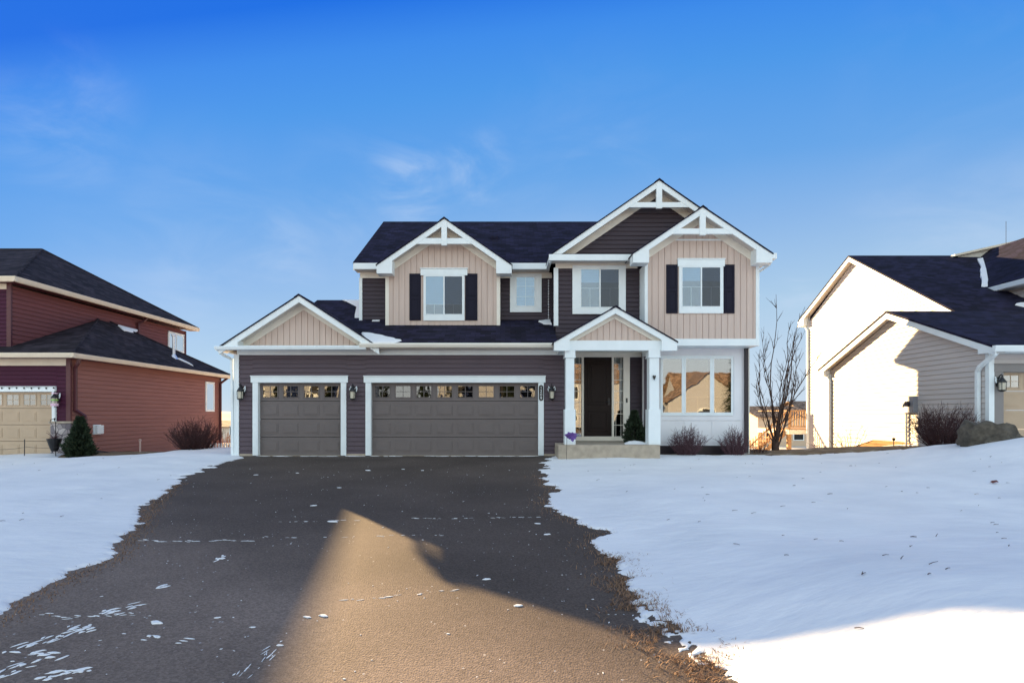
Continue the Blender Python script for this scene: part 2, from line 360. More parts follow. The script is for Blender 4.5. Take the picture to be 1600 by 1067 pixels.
mound = .20 * sst(-11.6, -12.6, X) * sst(-15, -14.2, X) * sst(16.7, 17.5, Y) * sst(22, 20, Y) + .13 * sst(7.2, 8.2, X) * sst(15.4, 16.4, Y) * sst(20, 18, Y) + .06 * sst(4, 4.6, X) * sst(8, 7.4, X) * sst(16.1, 16.5, Y) * sst(18, 17, Y)
mound = mound + vnoise(X, Y, 1.8, 33, 4) * .05 * (mound > .01)
grid('ground', xs, ys, T(X, Y) - .07 + mound, 'ground')
xs = steps((-1400, 1401, 12)); ys = steps((180, 520, 10)); X, Y = np.meshgrid(xs, ys)
grid('hills', xs, ys, -2.8 + 5.2 * sst(190, 330, Y) * (1 + .5 * vnoise(X, Y * .4, .012, 51, 4)) + 1.6 * vnoise(X, Y, .05, 52, 3) * sst(190, 260, Y), 'deadgrass')
# driveway
ys = steps((-3.2, 16.06, .12)); xs = steps((-8.0, 2.0, .12)); X, Y = np.meshgrid(xs, ys)
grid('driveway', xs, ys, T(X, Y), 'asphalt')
EL = [(-3.2, -3.7), (2, -3.8), (4.25, -3.94), (4.89, -4.13), (5.87, -4.2), (7.34, -4.95), (8.64, -5.62), (10.2, -6.3), (12.2, -7.0), (14, -7.3), (15.6, -7.5), (15.95, -7.7), (16.5, -7.85)]
ER = [(-3.2, 1.35), (3.28, 1.22), (3.76, 1.05), (4.25, .96), (4.73, 1.04), (5.24, 1.04), (5.87, 1.12), (6.11, .98), (6.6, 1.05), (6.99, 1.27), (7.53, .93), (8.2, .72), (8.9, .6), (9.6, .75), (10.13, 1.0), (10.6, .78), (11.3, .77), (12.5, .85), (14, 1.0), (15.2, 1.2), (16.5, 1.55)]
def snow_mask(X, Y):
    eL = np.interp(Y, [a for a, b in EL], [b for a, b in EL]); eR = np.interp(Y, [a for a, b in ER], [b for a, b in ER])
    sc = np.clip(Y / 6, .6, 2)
    rag = vnoise(X, Y * 2.2, 1.6, 1, 4) * .16 * sc + vnoise(X, Y * 3, 9, 2, 3) * .07 * sc
    m = np.maximum(X - eR, eL - X) + rag
    # grass poking through along the near right edge
    m = m - .24 * sst(.1, .5, 1.6 - X) * sst(.0, .4, X - .9) * sst(5.2, 4.0, Y) * (vnoise(X, Y, 22, 5, 3) > .05)
    # beds by the foundations
    bed = 16.25 - Y + vnoise(X, Y, 2, 3, 3) * .35
    m = np.where((X > 4.1) & (X < 7.6), np.minimum(m, bed), m)
    w = (X >= 7.6) & (X < 13.2)
    bare = 16.15 - .75 * sst(9, 10.5, X) - Y + .35 * sst(11.5, 13, X) * -2 + vnoise(X, Y * 2, 1.1, 8, 4) * .9 + .9 * (sst(16.9, 18.5, Y) * sst(10.5, 12, X))
    m = np.where(w, np.minimum(m, bare), m)
    lb = np.maximum(-X - 99, (X + 12.0) + vnoise(X, Y, 2, 12, 4) * .55); lb = np.where(Y > 16.6, lb, np.maximum(lb, 16.9 - Y))
    m = np.where((X < -11) & (X > -14.2) & (Y > 16.4), np.minimum(m, lb), m)
    return m
ysn = [-3.2]
while ysn[-1] < 34: ysn.append(ysn[-1] + max(.018, .0055 * abs(ysn[-1])) if ysn[-1] > 2.2 else ysn[-1] + .3)
ysn = np.array(ysn)
xsn = steps((-30, -13, .2), (-13, -8, .1), (-8, -3.4, .03), (-3.4, .35, .2), (.35, 2.3, .02), (2.3, 8, .06), (8, 13.2, .06), (13.2, 30, .2))
X, Y = np.meshgrid(xsn, ysn)
m = snow_mask(X, Y)
thick = .058 * sst(-.03, .14, m) + .075 * sst(.2, 2.2, m)
thick = thick * (1 - .38 * sst(.1, .7, 1.9 - X) * sst(.0, .4, X - .9) * sst(5.2, 4.0, Y))
lump = vnoise(X, Y, .35, 20, 4) * .10 * sst(.3, 2.5, m) + vnoise(X, Y * 1.6, 2.2, 21, 3) * .012 * sst(.1, .5, m)
Z = T(X, Y) - .032 + thick + lump + np.where(m < -.02, -.05, 0)
Z = Z + .16 * np.exp(-((X - 11.9) / 1.5) ** 2 - ((Y - 12.1) / .7) ** 2)
grid('snow_cover', xsn, ysn, Z, 'snow')
# street and the far kerb
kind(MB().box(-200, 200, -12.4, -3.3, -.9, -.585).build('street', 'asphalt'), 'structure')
kind(MB().box(-200, 200, -12.8, -12.4, -.9, -.46).build('kerb', 'concrete'), 'structure')

# ------------------------------------------------------------------ common building parts
def window(parent, fr, u0, u1, v0, v1, L=.09, R=.09, Tt=.1, B=.1, ext=0, trim='trim', sashes=2, blind=(0, 0), screen=None, grid_=None, pane='glass', back='dark', stage=.055, label=None, headcap=False):
    b = MB()
    b.fbox(fr, u0 - L, u0, v0, v1, 0, stage); b.fbox(fr, u1, u1 + R, v0, v1, 0, stage)
    b.fbox(fr, u0 - L, u1 + R, v0 - B, v0, 0, stage + .003); b.fbox(fr, u0 - L - ext, u1 + R + ext, v1, v1 + Tt, 0, stage + .012)
    if headcap: b.fbox(fr, u0 - L - ext - .015, u1 + R + ext + .015, v1 + Tt, v1 + Tt + .03, 0, stage + .035)
    w = b.build('window', trim, parent, bevel=.004)
    if label: w['label'] = label
    MB().fbox(fr, u0, u1, v0, v1, .0305, .033).build('interior', back, w)
    f = .035; fm = MB()
    for a in ((u0, u0 + f, v0, v1), (u1 - f, u1, v0, v1), (u0 + f, u1 - f, v0, v0 + f), (u0 + f, u1 - f, v1 - f, v1)): fm.fbox(fr, *a, .034, .062)
    W = (u1 - u0) / sashes
    for k in range(1, sashes): fm.fbox(fr, u0 + k * W - f * .6, u0 + k * W + f * .6, v0 + f, v1 - f, .034, .065)
    fm.build('frame', 'trim', w, bevel=.003)
    for k in range(sashes):
        a, c = u0 + k * W + f * .8, u0 + (k + 1) * W - f * .8
        if blind[k % len(blind)] > 0:
            h = (v1 - v0) * blind[k % len(blind)]
            bl = MB(); z = v1 - h
            while z < v1: bl.fbox(fr, a, c, z + .003, min(z + .05, v1), .0345, .037); z += .05
            bl.build('blind', 'blind', w)
        MB().fbox(fr, a, c, v0 + f * .8, v1 - f * .8, .048, .052).build('pane', pane if screen != k else 'glass_screened', w)
        if grid_:
            g = MB(); uu, vv, v_hi = grid_
            for i in range(1, uu): g.fbox(fr, a + (c - a) * i / uu - .009, a + (c - a) * i / uu + .009, v0 + f, v0 + (v1 - v0) * v_hi, .040, .046)
            for j in range(1, vv + (1 if v_hi < .99 else 0)):
                zz = v0 + (v1 - v0) * v_hi * j / vv; g.fbox(fr, a, c, zz - .009, zz + .009, .039, .045)
            g.build('muntin', 'trim', w)
    return w
def garage_door(parent, fr, u0, u1, v0, v1, ncol, m='door', pane='glass2', n=-.10, rows=4, winrow=True):
    b = MB(); H = (v1 - v0) / rows; W = (u1 - u0) / ncol
    for r in range(rows):
        b.fbox(fr, u0, u1, v0 + r * H + .006, v0 + (r + 1) * H - .006, n - .05, n)
        if winrow and r == rows - 1: continue
        for c in range(ncol):                                   # raised panels pressed into each section
            a, d = u0 + c * W + W * .12, u0 + (c + 1) * W - W * .12; e, g = v0 + r * H + H * .2, v0 + (r + 1) * H - H * .2
            P = [(a, e), (d, e), (d, g), (a, g)]; i = .035; Q = [(a + i, e + i), (d - i, e + i), (d - i, g - i), (a + i, g - i)]
            P2 = [(a + i, e + i), (d - i, e + i), (d - i, g - i), (a + i, g - i)]
            b.fprism(fr, P, n, n + .009); b.fprism(fr, P2, n + .009, n + .018)
    d = b.build('garage_door', m, parent, bevel=.003)
    if winrow:
        for c in range(ncol):
            a, e = u0 + c * W + W * .14, u0 + (c + 1) * W - W * .14; z0, z1 = v1 - H + H * .2, v1 - H * .17
            g = MB(); g.fbox(fr, a, e, z0, z1, n + .001, n + .004); g.k = 1
            fw = .016
            for q in ((a - .02, a + .005, z0 - .02, z1 + .02), (e - .005, e + .02, z0 - .02, z1 + .02), (a, e, z0 - .02, z0 + .005), (a, e, z1 - .005, z1 + .02)): g.fbox(fr, *q, n, n + .016)
            g.fbox(fr, (a + e) / 2 - .008, (a + e) / 2 + .008, z0, z1, n + .005, n + .012); g.fbox(fr, a, e, (z0 + z1) / 2 - .008, (z0 + z1) / 2 + .008, n + .0052, n + .0115)
            g.k = 2; g.fbox(fr, a, e, z0, z1, n + .0002, n + .0008)
            g.build('window', [pane, m, 'dark'], d)
    return d
def door_trim(parent, fr, u0, u1, v0, v1, w=.16, head=.18, m='trim', n0=-.16, n1=.045, ext=.05):
    b = MB(); b.fbox(fr, u0 - w, u0, v0, v1, n0, n1); b.fbox(fr, u1, u1 + w, v0, v1, n0, n1); b.fbox(fr, u0 - w - ext, u1 + w + ext, v1, v1 + head, n0, n1 + .012)
    b.fbox(fr, u0 - w - ext - .01, u1 + w + ext + .01, v1 + head, v1 + head + .025, 0, n1 + .035)
    return b.build('door_trim', m, parent, bevel=.005)
def lantern(parent, x, Y, z):                            # carriage lantern on the wall: back plate, arm, roof, glass body
    b = MB(); b.box(x - .055, x + .055, Y - .045, Y - .018, z - .12, z + .13)
    b.tube([(x, Y - .04, z + .05), (x, Y - .10, z + .16), (x, Y - .16, z + .2), (x, Y - .20, z + .15)], .014, 8)
    sv = MB()
    for sx in (-1, 1): sv.tube([(x + sx * .03, Y - .05, z + .06), (x + sx * .09, Y - .08, z + .13), (x + sx * .105, Y - .1, z + .05), (x + sx * .08, Y - .1, z - .02)], .017, 6)
    b.lathe((x, Y - .18, z - .02), [(.10, 0), (.095, .03), (.05, .10), (.015, .15), (.015, .18)], 8)
    b.lathe((x, Y - .18, z - .24), [(.03, -.03), (.085, 0), (.09, .02)], 8)
    for k in range(4):
        t = math.pi / 4 + k * math.pi / 2; b.tube([(x + .08 * math.cos(t), Y - .18 + .08 * math.sin(t), z - .23), (x + .092 * math.cos(t), Y - .18 + .092 * math.sin(t), z - .02)], .009, 4)
    l = b.build('wall_lantern', 'black', parent); sv.build('scroll_arm', 'trim', l)
    MB().lathe((x, Y - .18, z - .218), [(.066, 0), (.074, .198)], 8).build('lamp_glass', 'lampglass', l)
    return l
def gable(parent, cx, half, zp, sl, yr, yw, yb, truss=None, roof='roof', ret=True, retw=.5, frieze='cream', fz=.22, board=.19, yb2=None):
    ze = zp - sl * half; t = .035
    r = MB()
    for s in (-1, 1):
        yy = yb if (s < 0 or yb2 is None) else yb2
        r.prism([(cx, yr - .03, zp), (cx, yy, zp), (cx + s * (half + .02), yy, ze - .02 * sl), (cx + s * (half + .02), yr - .03, ze - .02 * sl)], (0, 0, -t))
    r.prism([(cx - .14, yr - .035, zp - .14 * sl + .012), (cx, yr - .035, zp + .02), (cx + .14, yr - .035, zp - .14 * sl + .012), (cx, yr - .035, zp - .03)], (0, yb - yr, 0))
    r.build('roof', roof, parent)
    b = MB()
    for s in (-1, 1):
        P = [(cx, zp - t), (cx + s * half, ze - t), (cx + s * half, ze - t - board), (cx, zp - t - board)]
        b.fprism(front(yr), P, -.045, 0)
        if ret:
            xe = cx + s * half; xi = cx + s * (half - retw)
            b.fprism(front(yr - .006), [(xe, ze - t), (xe, ze - t - board - .06), (xi, ze - t - board - .06), (xi, ze - t + sl * retw - .05)], -(yw - yr), 0)
    if truss:
        zt, zb, zq, bw = truss
        hw = (zp - t - board * .5 - zb) / sl
        b.fprism(front(yr + .006), [(cx - hw, zb), (cx + hw, zb), (cx + hw - (zt - zb) / sl, zt), (cx - hw + (zt - zb) / sl, zt)], -.07, -.0)
        b.fbox(front(yr - .016), cx - .085, cx + .085, zq, zp - t - .1, -.08, 0)
    b.build('rake_board', 'trim', parent, bevel=.004)
    s_ = MB()
    for s in (-1, 1):
        o1 = t + board * .72
        s_.prism([(cx, yr + .046, zp - o1), (cx, yw + .02, zp - o1), (cx + s * (half - .03), yw + .02, ze + .03 * sl - o1), (cx + s * (half - .03), yr + .046, ze + .03 * sl - o1)], (0, 0, .02))
    s_.build('soffit', 'soffit', parent)
    if frieze:
        f = MB()
        for s in (-1, 1):
            o1 = t + board * .72
            f.fprism(front(yw), [(cx, zp - o1), (cx + s * (half - .42), ze + .42 * sl - o1), (cx + s * (half - .42), ze + .42 * sl - o1 - fz), (cx, zp - o1 - fz)], 0, .04)
        f.build('frieze_board', frieze, parent)
    return ze
def downspout(parent, pts, w=.08, d=.06, m='trim', name='downspout'):
    b = MB()
    for p, q in zip(pts[:-1], pts[1:]):
        p, q = Vector(p), Vector(q); dv = (q - p).normalized()
        a = dv.cross(Vector((0, 1, 0))); a = a.normalized() if a.length > .2 else Vector((1, 0, 0)); c = dv.cross(a).normalized()
        p2, q2 = p - dv * .012, q + dv * .012
        b.prism([p2 - a * w / 2 - c * d / 2, p2 + a * w / 2 - c * d / 2, p2 + a * w / 2 + c * d / 2, p2 - a * w / 2 + c * d / 2], q2 - p2)
    return b.build(name, m, parent, bevel=.006)

# ------------------------------------------------------------------ the house in the middle
H = thing('house', 'two-storey house of tan and charcoal siding with white trim behind the three-car driveway', 'house', (0, 16, 0))
F16, F172, F177, F166, F17, F1665 = front(16), front(17.2), front(17.7), front(16.6), front(17.0), front(16.65)
d1 = (gx(404, 16), gx(533, 16), .01, 2.14); d2 = (gx(580, 16), gx(841, 16), .01, 2.14)
xl, xr = -7.84, 1.72
w = MB()
tp = .16
w.lap(F16, [(xl, -.1), (d1[0] - tp, -.1), (d1[0] - tp, 2.95), (xl, 2.95)]); w.lap(F16, [(d1[0] - tp, 2.31), (d1[1] + tp, 2.31), (d1[1] + tp, 2.95), (d1[0] - tp, 2.95)])
w.lap(F16, [(d1[1] + tp, -.1), (d2[0] - tp, -.1), (d2[0] - tp, 2.95), (d1[1] + tp, 2.95)]); w.lap(F16, [(d2[0] - tp, 2.31), (d2[1] + tp, 2.31), (d2[1] + tp, 2.95), (d2[0] - tp, 2.95)])
w.lap(F16, [(d2[1] + tp, -.1), (xr, -.1), (xr, 2.95), (d2[1] + tp, 2.95)])
w.lap(leftside(xl), [(16.02, -.6), (24, -2.6), (24, 3.1), (16.02, 3.1)])
w.lap(rightside(xr), [(16.02, -.1), (17.0, -.1), (17.0, 3.1), (16.02, 3.1)])
w.build('garage_wall', 'plum', H)
MB().box(xl, xr, 16.6, 16.7, -.2, 3).box(xl + .15, -4.6, 16.7, 24, -3, -.05).build('garage_back', 'dark', H)
MB().fbox(F16, xl - .02, xr, 2.95, 3.20, -.1, .035).build('frieze_board', 'trim', H)
b = MB(); b.fbox(F16, xl - .11, xl + .04, -.05, 2.95, -.12, .045); b.build('corner_board', 'trim', H, bevel=.004)
for q_ in ((xl + .05, d1[0] - tp), (d1[1] + tp, d2[0] - tp), (d2[1] + tp, xr)): MB().fbox(F16, *q_, -.12, .06, -.1, .032).build('foundation', 'concrete', H)
for d, n in ((d1, 4), (d2, 8)):
    garage_door(H, F16, *d, n); door_trim(H, F16, *d)
    MB().fbox(F16, d[0], d[1], -.02, .012, -.2, .02).build('threshold', 'concrete', H)
for px in (380, 553.5, 861.5): lantern(H, gx(px, 16), 16, gz(611, 16))
pl = MB(); nx = (d2[1] + tp / 2)
prof = [(nx + .062 * math.cos(a), 2.07 - .062 + .062 * math.sin(a)) for a in np.linspace(0, math.pi, 9)] + [(nx + .062 * math.cos(a), 1.61 + .062 + .062 * math.sin(a)) for a in np.linspace(math.pi, 2 * math.pi, 9)]
pl.fprism(F16, prof, .046, .06); plq = pl.build('number_plaque', 'black', H)
fc = bpy.data.curves.new('house_number', 'FONT'); fc.body = '1\n2\n0\n9'; fc.align_x = 'CENTER'; fc.size = .118; fc.space_line = .88; fc.extrude = .004
fo = bpy.data.objects.new('house_number', fc); COL.objects.link(fo); fo.parent = plq; fo.location = (nx, 16 - .066, 1.955); fo.rotation_euler = (math.pi / 2, 0, 0); fc.materials.append(M['trim'])
bpy.context.view_layer.update(); fm_ = bpy.data.meshes.new_from_object(fo); fn_ = bpy.data.objects.new('digits', fm_); COL.objects.link(fn_); fn_.parent = plq; fn_.location = fo.location; fn_.rotation_euler = fo.rotation_euler; bpy.data.objects.remove(fo)
# garage eave, gutter and roofs
MB().box(-8.2, 1.5, 15.62, 16.0, 3.09, 3.11).build('soffit', 'soffit', H)
g = MB(); g.prism([(-4.15, 15.50, 3.24), (-4.15, 15.47, 3.20), (-4.15, 15.50, 3.12), (-4.15, 15.62, 3.11), (-4.15, 15.62, 3.24)], (5.5, 0, 0)); g.build('gutter', 'cream', H)
g = MB(); g.prism([(-8.28, 15.54, 3.16), (-8.28, 15.50, 3.13), (-8.28, 15.52, 3.06), (-8.28, 15.62, 3.05), (-8.28, 15.62, 3.16)], (4.3, 0, 0)); g.box(-8.30, -8.18, 15.62, 24.3, 3.04, 3.15); g.build('gutter', 'trim', H)
gs = .49
zg = lambda y: 3.22 + gs * (y - 15.55)
gc = gx(467, 15.6); zpk = gz(460, 15.6); yv = 15.55 + (zpk - 3.22) / gs; xv = gc + (zpk - 3.22) / .65
r = MB(); P = [(xv - .06, 15.56), (1.5, 15.56), (1.5, 17.75), (-4.72, 17.75), (-4.72, 20), (-6.9, 20), (-6.9, yv + .62), (gc - .05, yv + .03)]
r.prism([(a, c, zg(c)) for a, c in P], (0, 0, -.07))
r.prism([(-6.9, 20, zg(20)), (-4.72, 20, zg(20)), (-4.72, 24.3, zg(20) - gs * 4.3), (-6.9, 24.3, zg(20) - gs * 4.3)], (0, 0, -.07))
r.build('roof', 'roof', H)
gc = gx(467, 15.6)
zpk = gz(460, 15.6)
gable(H, gc, 2.29, zpk, .65, 15.6, 16.0, 23.9, frieze='cream', fz=.2, ret=False)
xi = 2.29 - .12
MB().boards(F16, [(gc - xi, 3.19), (gc + xi, 3.19), (gc, 3.19 + xi * .65)], .175).build('gable_siding', 'tan', H)
MB().fbox(front(15.75), gc - 2.25, gc + 2.25, 3.12, 3.2, -.25, 0).build('pent_board', 'trim', H)
b = MB()   # boxed ends of the garage gable
b.fprism(front(15.59), [(gc - 2.31, 3.10), (gc - 2.31, zpk - .07 - 2.29 * .65), (gc - 1.75, zpk - .07 - 1.75 * .65 - .02), (gc - 1.75, 3.10)], -.4, 0)
b.build('eave_return', 'trim', H)
downspout(H, [(-8.22, 15.6, 3.06), (-8.14, 15.75, 2.92), (-8.0, 15.95, 2.82), (-7.98, 15.95, .02)], .07, .06)
# snow lying on the roofs
def roof_snow(name, poly, zf, t, parent, m='snow'):
    b = MB(); top = []
    n = len(poly); cxx = sum(p[0] for p in poly) / n; cyy = sum(p[1] for p in poly) / n
    ring0 = [(x, y, zf(x, y) - .005) for x, y in poly]
    ring1 = [(cxx + (x - cxx) * .93, cyy + (y - cyy) * .93, zf(x, y) * .0 + zf(cxx + (x - cxx) * .93, cyy + (y - cyy) * .93) + t) for x, y in poly]
    for i in range(n): j = (i + 1) % n; b.face([ring0[i], ring0[j], ring1[j], ring1[i]])
    c = (cxx, cyy, zf(cxx, cyy) + t * 1.3)
    for i in range(n): j = (i + 1) % n; b.face([ring1[i], ring1[j], c])
    return b.build(name, m, parent, smooth=True)
def jag(poly, amp=.06, n=4, seed=1):
    rg = random.Random(seed); out = []
    for i in range(len(poly)):
        p, q = poly[i], poly[(i + 1) % len(poly)]
        for k in range(n):
            t = k / n; out.append((p[0] + (q[0] - p[0]) * t + rg.uniform(-amp, amp) * (k > 0), p[1] + (q[1] - p[1]) * t + rg.uniform(-amp, amp) * (k > 0)))
    return out
roof_snow('roof_snow', jag([(-6.0, 20.0), (-4.73, 20.0), (-4.73, 17.85), (-4.95, 17.9), (-5.05, 18.4), (-5.1, 18.9), (-5.35, 19.4), (-5.7, 19.75)], .04, 3, 4), lambda x, y: zg(y), .03, H)
roof_snow('roof_snow', jag([(-4.35, 16.45), (-3.9, 16.3), (-3.35, 16.0), (-3.0, 15.8), (-3.25, 15.6), (-3.95, 15.58), (-4.05, 15.62)], .04, 3, 5), lambda x, y: zg(y), .04, H)
roof_snow('roof_snow', jag([(1.05, 17.5), (1.45, 17.65), (1.46, 17.2), (1.2, 17.25)], .03, 3, 6), lambda x, y: zg(y), .05, H)
roof_snow('roof_snow', jag([(-4.3, 17.62), (-4.05, 17.62), (-4.05, 17.55), (-4.3, 17.55)], .01, 3, 6), lambda x, y: zg(y), .03, H)

# upper storey
YE, ZE, SL, YR = 17.3, 6.03, .65, 21.65; zr = ZE + SL * (YR - YE)
XA, XB = -4.71, 7.4
w = MB()
w.lap(F177, [(XA, 4.15), (1.6, 4.15), (1.6, 5.62), (XA, 5.62)])
side = [(17.72, 2.6), (25.3, -2.6), (25.3, 5.36), (YR, zr - .3), (17.72, 5.75)]
w.lap(leftside(XA), side); 
w.lap(rightside(XB), [(17.2, -.4), (25.3, -2.6), (25.3, 5.36), (YR, zr - .3), (17.2, 5.75)])
w.lap(backside(25.3), [(XA, -2.6), (XB, -2.6), (XB, 5.36), (XA, 5.36)])
w.build('upper_wall', 'charcoal', H)
MB().fbox(F177, XA, 1.5, 5.62, 5.80, -.05, .035).build('frieze_board', 'cream', H)
MB().box(XA - .1, 1.4, 17.34, 17.72, 5.80, 5.82).build('soffit', 'soffit', H); MB().box(XA - .1, XB + .3, 25.32, 25.72, 5.36, 5.38).build('soffit', 'soffit', H)
for q_ in ((XA - .1, gx(592, 16.8), 17.24, 17.34, 5.80, 5.99), (gx(796, 16.8), 1.35, 17.24, 17.34, 5.80, 5.99), (XA - .12, XB + .4, 25.70, 25.82, 5.36, 5.54)): MB().box(*q_).build('gutter', 'trim', H)
r = MB(); x0, x1 = XA - .13, XB + .36
r.prism([(x0, YE, ZE), (x1, YE, ZE), (x1, YR, zr), (x0, YR, zr)], (0, 0, -.07)); r.prism([(x0, YR, zr), (x1, YR, zr), (x1, 25.75, 5.6), (x0, 25.75, 5.6)], (0, 0, -.07))
r.build('roof', 'roof', H)
for xx in (x0 + .01, x1 - .05):
    b = MB()
    for ye_, ze_ in ((YE, ZE), (25.75, 5.6)): b.prism([(xx, YR, zr - .07), (xx, ye_, ze_ - .07), (xx, ye_, ze_ - .26), (xx, YR, zr - .26)], (.04, 0, 0))
    b.build('rake_board', 'trim', H)
MB().fbox(F177, XA - .03, XA + .07, 3.9, 5.62, -.1, .04).build('corner_board', 'trim', H)
ic = MB(); prof_ = []
for k in range(15): prof_ += [(.006, k * .085), (.02, k * .085 + .03), (.02, k * .085 + .05), (.006, k * .085 + .07)]
ic.lathe((1.38, 17.55, 4.28), prof_, 6); ic.build('rain_chain', 'silver', H)
rv = MB(); yv_ = 19.6; rv.prism([(-.55, yv_ - .16, ZE + SL * (yv_ - .16 - YE) - .02), (-.25, yv_ - .16, ZE + SL * (yv_ - .16 - YE) - .02), (-.25, yv_ + .16, ZE + SL * (yv_ + .16 - YE) - .02), (-.55, yv_ + .16, ZE + SL * (yv_ + .16 - YE) - .02)], (0, 0, .14)); rv.build('roof_vent', 'roof', H, bevel=.02)
# left bay
c1 = gx(694, 16.8); zp1 = gz(340, 16.8)
bx0, bx1 = gx(605, 17.2), gx(779, 17.2)
gable(H, c1, 2.08, zp1, .69, 16.8, 17.2, 19.5, truss=(gz(372, 16.8), gz(381, 16.8), gz(383.5, 16.8), 0), retw=.48)
MB().boards(F172, [(bx0, 3.98), (bx1, 3.98), (bx1, 5.55), (bx1 - .0, 5.75), (c1, 5.75 + (bx1 - c1) * .69), (bx0, 5.75)], .185).build('bay_wall', 'tan', H)
MB().box(bx0, bx1, 17.34, 17.75, 3.6, 5.6).build('bay_core', 'charcoal', H)
for q_ in ((bx0 - .05, bx0 + .06), (bx1 - .06, bx1 + .05)): MB().fbox(F172, *q_, 3.96, 5.72, -.5, .035).build('corner_board', 'cream', H)
MB().fbox(F172, bx0 + .06, bx1 - .06, 3.93, 3.99, -.1, .03).build('skirt_board', 'cream', H)
def shutters(fr, Y, x0, x1, z0, z1):
    b = MB(); b.fbox(fr, x0, x1, z0, z1, .015, .045); W = x1 - x0; Hh = z1 - z0
    for a, c in ((z0 + .06, z0 + Hh * .46), (z0 + Hh * .52, z1 - .06)):
        b.fbox(fr, x0 + .05, x1 - .05, a, a + .02, .045, .056); b.fbox(fr, x0 + .05, x1 - .05, c - .02, c, .045, .056); b.fbox(fr, x0 + .05, x0 + .07, a + .02, c - .02, .045, .056); b.fbox(fr, x1 - .07, x1 - .05, a + .02, c - .02, .045, .056)
        b.fbox(fr, x0 + .1, x1 - .1, a + .05, c - .05, .045, .052)
    b.build('shutter', 'shutter', H, bevel=.003)
Yq = 17.2
window(H, F172, gx(664, Yq), gx(724, Yq), gz(493, Yq), gz(431, Yq), L=.04, R=.04, Tt=.20, B=.17, ext=.09, blind=(.74, .74), screen=1, grid_=(2, 1, .27), headcap=True, back='sky_reflection')
shutters(F172, Yq, gx(640, Yq), gx(658, Yq), gz(501, Yq), gz(428, Yq)); shutters(F172, Yq, gx(727, Yq), gx(746, Yq), gz(501, Yq), gz(428, Yq))
Yq = 17.7
window(H, F177, gx(805.5, Yq), gx(836.5, Yq), gz(480, Yq), gz(432, Yq), L=.18, R=.2, Tt=.08, B=.17, trim='trim', sashes=1, grid_=(2, 3, 1), blind=(1,), pane='glass')
# right wing: big gable wall behind, tan gable in front
cB = gx(1030, 16.2); zpB = gz(280, 16.2); hB = cB - gx(858, 16.2)
cS = gx(1098, 15.6); zpS = gz(322, 15.6); hS = gx(1207, 15.6) - cS
wx0 = gx(868, 16.6)
zB = zpB - .69 * hB
gable(H, cB, hB, zpB, .69, 16.2, 16.6, 21.2, truss=(gz(316, 16.2), gz(324, 16.2), gz(326, 16.2), 0), ret=False, fz=.24)
xi = hB - .12
w = MB(); w.lap(F166, [(wx0, 3.3), (4.2, 3.3), (4.2, 5.66), (wx0, 5.66)])
w.lap(F166, [(cB - xi + .25, 5.98), (cB + xi - .25, 5.98), (cB, 5.98 + (xi - .25) * .69)])
w.lap(leftside(wx0), [(16.62, 3.3), (17.7, 3.3), (17.7, 5.66), (16.62, 5.66)]); w.build('wing_wall', 'charcoal', H)
b = MB(); b.fbox(F166, wx0 - .05, wx0 + .08, 3.9, 5.66, -.1, .04); b.build('corner_board', 'trim', H)
MB().fbox(F166, wx0, 4.0, 5.64, 5.80, -.02, .035).build('frieze_board', 'cream', H)
MB().box(cB - hB + .02, 4.3, 16.22, 16.62, 5.80, 5.82).build('soffit', 'soffit', H)
b = MB(); b.box(cB - hB - .01, 4.2, 16.13, 16.215, 5.76, 5.94); b.box(cB - hB - .01, cB - hB + .09, 16.2, 17.3, 5.78, 5.93); b.build('gutter', 'trim', H)
r = MB(); r.prism([(cB - hB + .15, 16.14, 5.95), (4.3, 16.14, 5.95), (4.3, 16.62, 6.10), (cB - hB + .3, 16.62, 6.10)], (0, 0, -.05)); r.build('pent_roof', 'roof', H)
b = MB()
b.fprism(front(16.19), [(cB - hB - .01, 5.76), (cB - hB - .01, zB - .05), (cB - hB + .32, zB - .05 + .32 * .69 - .03), (cB - hB + .32, 5.76)], -.02, 0); b.build('eave_return', 'trim', H)
gable(H, cS, hS, zpS, .67, 15.6, 16.0, 17.6, truss=(gz(357, 15.6), gz(365.5, 15.6), gz(367.5, 15.6), 0), retw=.46, fz=.24)
tx0, tx1 = gx(1008, 16), gx(1182, 16)
zs = 5.55
MB().boards(F16, [(tx0, 3.4), (tx1, 3.4), (tx1, zs + .1), (cS, zs + (tx1 - cS) * .67 + .1), (tx0, zs + .2)], .185, core=.3).build('bay_wall', 'tan', H)
MB().box(tx0, tx1, 16.3, 17.3, 3.4, 5.6).build('bay_core', 'tan', H)
MB().fbox(F16, tx0 - .02, tx0 + .07, 3.4, 5.6, -.59, .035).build('corner_board', 'trim', H); MB().fbox(F16, tx1 - .03, tx1 + .07, 3.4, 5.6, -.6, .035).build('corner_board', 'trim', H)
MB().fbox(F16, tx0 - .1, tx1 + .07, 3.22, 3.42, -.65, .042).build('band_board', 'trim', H)
MB().fbox(F16, tx0 + .25, tx1 - .35, gz(376.5, 16), gz(374, 16), 0, .032).build('joint_strip', 'trim', H)
MB().box(tx1 + .02, tx1 + .40, 15.60, 17.3, 5.66, 5.82).build('soffit', 'trim', H)
downspout(H, [(7.68, 15.75, 5.7), (7.66, 15.85, 5.55), (7.5, 16.3, 5.42), (7.47, 16.35, 3.5)], .06, .05)
Yq = 16
window(H, F16, gx(1063.5, Yq), gx(1126, Yq), gz(481, Yq), gz(417, Yq), L=.06, R=.06, Tt=.20, B=.17, ext=.04, blind=(.36, .36), screen=1, grid_=(2, 1, .5), headcap=True, back='sky_reflection')
